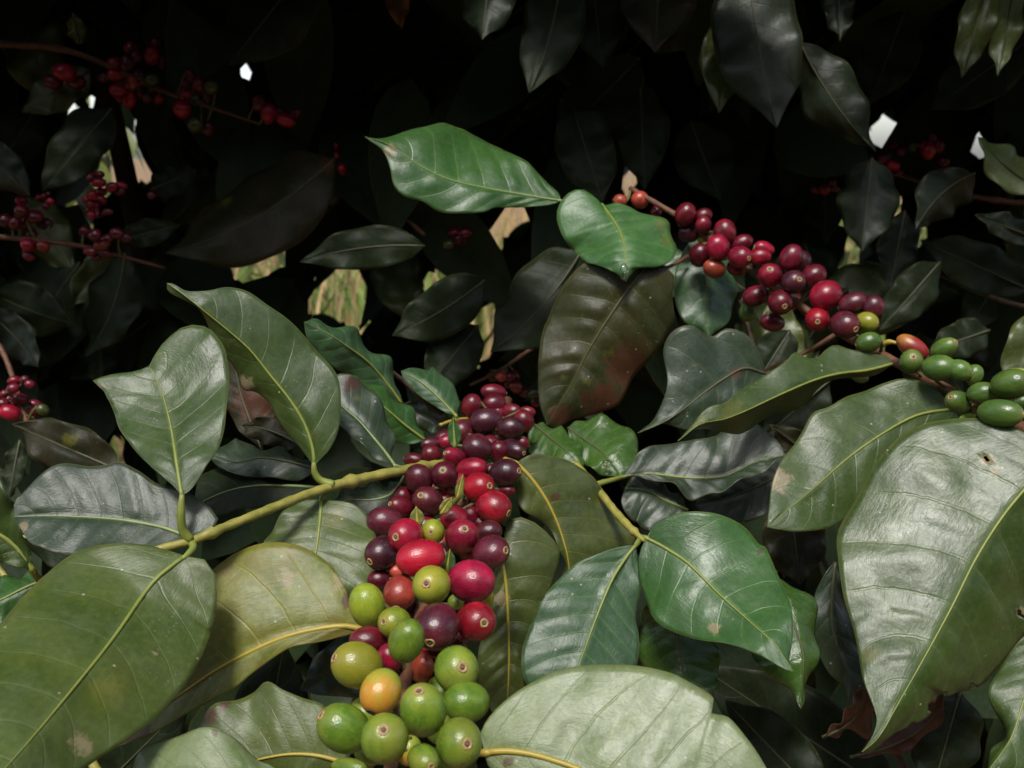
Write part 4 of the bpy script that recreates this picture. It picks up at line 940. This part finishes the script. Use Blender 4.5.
# ------------------------------------------------------------------ 9. the shaded inside of the bush: coffee trees, trunk and crown
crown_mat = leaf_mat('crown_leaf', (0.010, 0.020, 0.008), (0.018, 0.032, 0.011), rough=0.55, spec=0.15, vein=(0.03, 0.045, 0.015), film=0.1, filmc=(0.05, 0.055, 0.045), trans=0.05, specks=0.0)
def small_leaf(vs, fs, uvs, c, axis, up, L, wd, droop, free=False):
    axis = axis.normalized(); side = axis.cross(up)
    if side.length < 0.05: side = axis.cross(Vector((1, 0, 0)))
    side.normalize(); nn = side.cross(axis).normalized()
    N = 7; st = len(vs)
    new = []
    for i in range(N + 1):
        t = i / N
        w = wd * (math.sin(PI * t ** 0.85) ** 0.75 if 0 < t < 1 else 0) * (1 if t < 0.75 else 1 - 0.5 * ((t - .75) / .25))
        cc = c + axis * (L * (t - 0.3)) - Vector((0, 0, 1)) * droop * L * t * t
        wob = 0.06 * wd * math.sin(7 * t + L * 900)
        for k in (-1, -.5, 0, .5, 1):
            new.append(cc + side * (w * k) + nn * (abs(k) * w * 0.22 - wob * abs(k)))
            uvs.append((0.5 + 0.5 * k, t))
    mids = [] if free else [new[i] * a_ + new[i + 1] * b_ + new[i + 5] * c_ + new[i + 6] * d_ for i in range(len(new) - 6) if i % 5 < 4
            for a_, b_, c_, d_ in ((.25, .25, .25, .25), (.6, .15, .2, .05), (.05, .2, .15, .6), (.5, .5, 0, 0), (.5, 0, .5, 0))]
    for p in [] if free else new + mids:
        x, y, d = proj(p)
        if d > 0 and -30 < x < 1054 and -30 < y < 798:
            lim = 0.72
            if y > 420: lim = 0.56 + max(0, 0.0)
            if d < lim or in_gap(x, y):
                del uvs[st:]
                return False
        elif d < 0.5:
            del uvs[st:]
            return False
    vs.extend(new)
    for i in range(N):
        for k in range(4):
            a = st + i * 5 + k
            fs.append((a, a + 1, a + 6, a + 5))
    return True

def rnd(a, b): return random.uniform(a, b)
def tree(label, bx, by, trunk_top, xr):
    t = thing('coffee_tree', label, 'coffee tree', (bx, by, 0))
    pts = [Vector((bx, by, -0.02)), Vector((bx + .01, by, .5)), Vector((bx - .02, by + .01, 1.0)), Vector(trunk_top)]
    link('trunk', tube_mesh('trunk', crom(pts, 30), [.022, .018, .014, .010, .006], M['barkdark'], Vector((bx, by, 0)), 10), t)
    vs, fs, uvs = [], [], []
    def go(count, pick, hang):
        made = tries = 0
        while made < count and tries < count * 14:
            tries += 1
            c = pick()
            a = rnd(0, 2 * PI)
            if hang:   # leaves droop, their faces towards the open side
                ax = Vector((rnd(-.7, .7), rnd(-.5, .4), rnd(-1, -.1))); up = Vector((rnd(-.6, .6), -1, rnd(.1, .9)))
            else:
                ax = Vector((math.cos(a), math.sin(a), rnd(-.5, .1))); up = Vector((rnd(-.4, .4), rnd(-.5, .3), 1))
            if small_leaf(vs, fs, uvs, c, ax, up, rnd(.09, .15), rnd(.022, .034), rnd(.1, .45)): made += 1
    k = (xr[1] - xr[0])
    def wall():      # the wall of leaves behind, denser with depth
        y = rnd(.78, 2.2)
        return Vector((rnd(*xr) * (0.55 + .45 * y), y, rnd(1.15 - y * .75, 1.15 + y * .30)))
    def shade_roof():  # unseen leaves overhead, shaped to keep sun and sky off the back
        y = rnd(.43, 1.0) if random.random() < .6 else rnd(1.0, 1.8)
        return Vector((rnd(*xr) * 1.1, y, rnd(1.25 + max(0, .56 - y) * 1.0, 1.75)))
    def low():
        return Vector((rnd(*xr), rnd(.50, 1.2), rnd(.3, .95)))
    go(int(2500 * k), wall, True); go(int(2400 * k), shade_roof, False); go(int(300 * k), low, True)
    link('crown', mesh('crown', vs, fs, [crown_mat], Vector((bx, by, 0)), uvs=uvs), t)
    return t
tree('shaded coffee tree at the left with a slim upright trunk showing between leaves', -.345, .98, (-.42, .95, 1.5), (-1.0, -.22))
tree('shaded coffee tree in the middle, a near black mass of drooping leaves', .06, 1.25, (.05, 1.2, 1.7), (-.25, .28))
tree('shaded coffee tree at the right, its dark leaves broken by glints of sky', .50, 1.2, (.52, 1.15, 1.7), (.25, 1.0))

# ------------------------------------------------------------------ 10. ground, sunlit weeds beyond, and an added slope that blocks sky
gm = NT('soil'); tc = gm.n('ShaderNodeTexCoord')
n1 = gm.noise(tc.outputs['Object'], 3, 6, 0.7); n2 = gm.noise(tc.outputs['Object'], 40, 5, 0.7)
cbase = gm.mix(gm.ramp(n1, .35, .65), (.20, .11, .05), (.30, .20, .09))
cbase = gm.mix(gm.ramp(n2, .45, .7), cbase, (.12, .07, .035))
gb = gm.n('ShaderNodeBsdfPrincipled'); gm.set(gb.inputs['Base Color'], cbase); gb.inputs['Roughness'].default_value = .9
bp = gm.n('ShaderNodeBump'); bp.inputs['Strength'].default_value = .8; bp.inputs['Distance'].default_value = .03; gm.set(bp.inputs['Height'], n2); gm.set(gb.inputs['Normal'], bp.outputs[0])
gm.t.links.new(gb.outputs[0], gm.out.inputs[0])
vs, fs = [], []
xs = [-600, -150, -40, -15] + [-10 + i * .5 for i in range(41)] + [15, 40, 150, 600]
ys = [-600, -100, -20, -5] + [-2 + i * .5 for i in range(37)] + [20, 30, 60, 150, 600]
for y in ys:
    for x in xs:
        near = max(0, 1 - abs(x) / 14) * max(0, min(1, (y + 5) / 6)) * max(0, min(1, (22 - y) / 4))
        z = near * (0.05 * math.sin(x * 1.7 + y) + 0.04 * math.sin(y * 2.3 - x * .6)) - .03
        vs.append(Vector((x, y, z)))
for j in range(len(ys) - 1):
    for i in range(len(xs) - 1):
        a = j * len(xs) + i; fs.append((a, a + 1, a + 1 + len(xs), a + len(xs)))
g = link('ground', mesh('ground', vs, fs, [gm.m])); g['kind'] = 'structure'

hm = plain_mat('sky_block_cover', (.035, .050, .018), (.075, .070, .035), .9, 6, .8, .2, .05)  # unseen slope added behind the camera to block low sky light
vs, fs = [], []
for j in range(25):
    y = -1.0 - j * .5
    for i in range(41):
        x = (i - 20) * 1.0
        h = 5.2 * (1 - math.exp(-j * .20)) + .12 * math.sin(x * 1.3 + j) + .08 * math.sin(x * 2.9 - j * .7)
        vs.append(Vector((x, y, h - .15)))
for j in range(24):
    for i in range(40):
        a = j * 41 + i; fs.append((a, a + 41, a + 42, a + 1))
g2 = link('sky_block_slope', mesh('sky_block_slope', vs, fs, [hm])); g2['kind'] = 'structure'

# dry stalks and weeds in the sun behind the bush
def blades(name, n, yr, xr, hr, wr, mat, lean=.25):
    vs, fs = [], []
    for _ in range(n):
        x, y, h, w = rnd(*xr), rnd(*yr), rnd(*hr), rnd(*wr)
        a = rnd(0, PI); dx, dy = math.cos(a) * w, math.sin(a) * w
        lx, ly = rnd(-lean, lean) * h, rnd(-lean, lean) * h
        st = len(vs)
        for i in range(4):
            t = i / 3; ww = 1 - t * .85
            cx, cy = x + lx * t * t, y + ly * t * t
            vs.append(Vector((cx - dx * ww, cy - dy * ww, -.06 + h * t))); vs.append(Vector((cx + dx * ww, cy + dy * ww, -.06 + h * t)))
        for i in range(3): fs.append((st + 2 * i, st + 2 * i + 1, st + 2 * i + 3, st + 2 * i + 2))
    o = link(name, mesh(name, vs, fs, [mat])); o['kind'] = 'stuff'
    return o
dry = plain_mat('dry_straw', (.36, .24, .10), (.50, .36, .17), .7, 30)
wee = plain_mat('weed_green', (.10, .17, .03), (.20, .27, .05), .6, 20)
o = blades('dry_grass', 4500, (3.2, 16.0), (-7, 7.5), (.3, 1.2), (.006, .016), dry); o['label'] = 'dry straw-coloured grass standing in the sun beyond the bush'; o['category'] = 'dry grass'
o = blades('weeds', 3000, (2.8, 8.0), (-5, 5.5), (.2, .9), (.010, .028), wee, .5); o['label'] = 'green weeds growing in the sun beyond the bush'; o['category'] = 'weeds'

# a bush standing in the sun behind, glimpsed through the gaps
sunny = leaf_mat('sunlit_leaf', (0.085, 0.125, 0.020), (0.15, 0.17, 0.035), rough=0.5, vein=(0.15, 0.2, 0.05), film=0.1, trans=0.3, specks=0)  # brighter yellow-green, with the sunshine partly put into the colour
def sun_bush(label, bx, by, rx, ry, z0, z1, n):
    t = thing('shrub', label, 'shrub', (bx, by, 0))
    vs, fs, uvs = [], [], []
    for _ in range(n):
        a_, r_ = rnd(0, 2 * PI), math.sqrt(rnd(0.15, 1))
        zz = rnd(z0, z1); k_ = 1 - .55 * abs((zz - z0) / (z1 - z0) - .4)
        c = Vector((bx + rx * r_ * math.cos(a_) * k_, by + ry * r_ * math.sin(a_) * k_, zz))
        small_leaf(vs, fs, uvs, c, Vector((rnd(-1, 1), rnd(-1, .6), rnd(-.8, .3))), Vector((rnd(-.5, .5), rnd(-.8, .3), 1)), rnd(.12, .20), rnd(.03, .05), .3, free=True)
    link('crown', mesh('crown', vs, fs, [sunny], Vector((bx, by, 0)), uvs=uvs), t)
    for q in range(3):
        link('stem', tube_mesh('stem', crom([Vector((bx + .06 * q, by, -.05)), Vector((bx - .1 + .2 * q, by + .05, .6)), Vector((bx - .4 + .4 * q, by, z1 * .85))], 10), [.025, .018, .008], M['barkdark'], Vector((bx, by, 0)), 8), t)
sun_bush('yellow-green bush in the sun, glimpsed through the gaps at the upper left', -2.3, 4.8, 1.5, .7, .35, 1.75, 520)
sun_bush('yellow-green bush in the sun, glimpsed through the gaps at the right', 2.1, 5.2, .9, .6, .2, 1.05, 300)

# ------------------------------------------------------------------ light
wd = bpy.data.worlds.new('World'); sc.world = wd; wd.use_nodes = True
nt = wd.node_tree; nt.nodes.clear()
ow = nt.nodes.new('ShaderNodeOutputWorld'); bg = nt.nodes.new('ShaderNodeBackground')
sky = nt.nodes.new('ShaderNodeTexSky'); sky.sky_type = 'NISHITA'; sky.sun_disc = False
sky.sun_elevation = SUN_EL; sky.sun_rotation = SUN_AZ; sky.dust_density = 3.0; sky.air_density = 1.0; sky.ozone_density = 1.0
hs = nt.nodes.new('ShaderNodeHueSaturation'); hs.inputs['Saturation'].default_value = 0.75
nt.links.new(sky.outputs[0], hs.inputs['Color']); # hazy bright band low over the horizon
wt = nt.nodes.new('ShaderNodeTexCoord'); wx = nt.nodes.new('ShaderNodeSeparateXYZ'); nt.links.new(wt.outputs['Generated'], wx.inputs[0])
wr = nt.nodes.new('ShaderNodeMapRange'); wr.interpolation_type = 'SMOOTHSTEP'
wr.inputs[1].default_value = .10; wr.inputs[2].default_value = .45; wr.inputs[3].default_value = 2.6; wr.inputs[4].default_value = 1.0
nt.links.new(wx.outputs[2], wr.inputs[0])
wm_ = nt.nodes.new('ShaderNodeVectorMath'); wm_.operation = 'SCALE'
nt.links.new(hs.outputs[0], wm_.inputs[0]); nt.links.new(wr.outputs[0], wm_.inputs['Scale'])
nt.links.new(wm_.outputs[0], bg.inputs[0])
bg.inputs[1].default_value = 0.065
nt.links.new(bg.outputs[0], ow.inputs[0])
sd = bpy.data.lights.new('sun', 'SUN'); sd.energy = 1.5; sd.angle = math.radians(12); sd.color = (1.0, .975, .93)
so = bpy.data.objects.new('sun', sd); COL.objects.link(so)
dirv = SUN_DIR
so.rotation_euler = dirv.to_track_quat('Z', 'Y').to_euler(); so.location = (0, -2, 4)

sc.view_settings.view_transform = 'Standard'; sc.view_settings.look = 'None'; sc.view_settings.gamma = 1.0
sc.view_settings.exposure = 1.25
sc.view_settings.use_curve_mapping = False
sc.cycles.max_bounces = 6
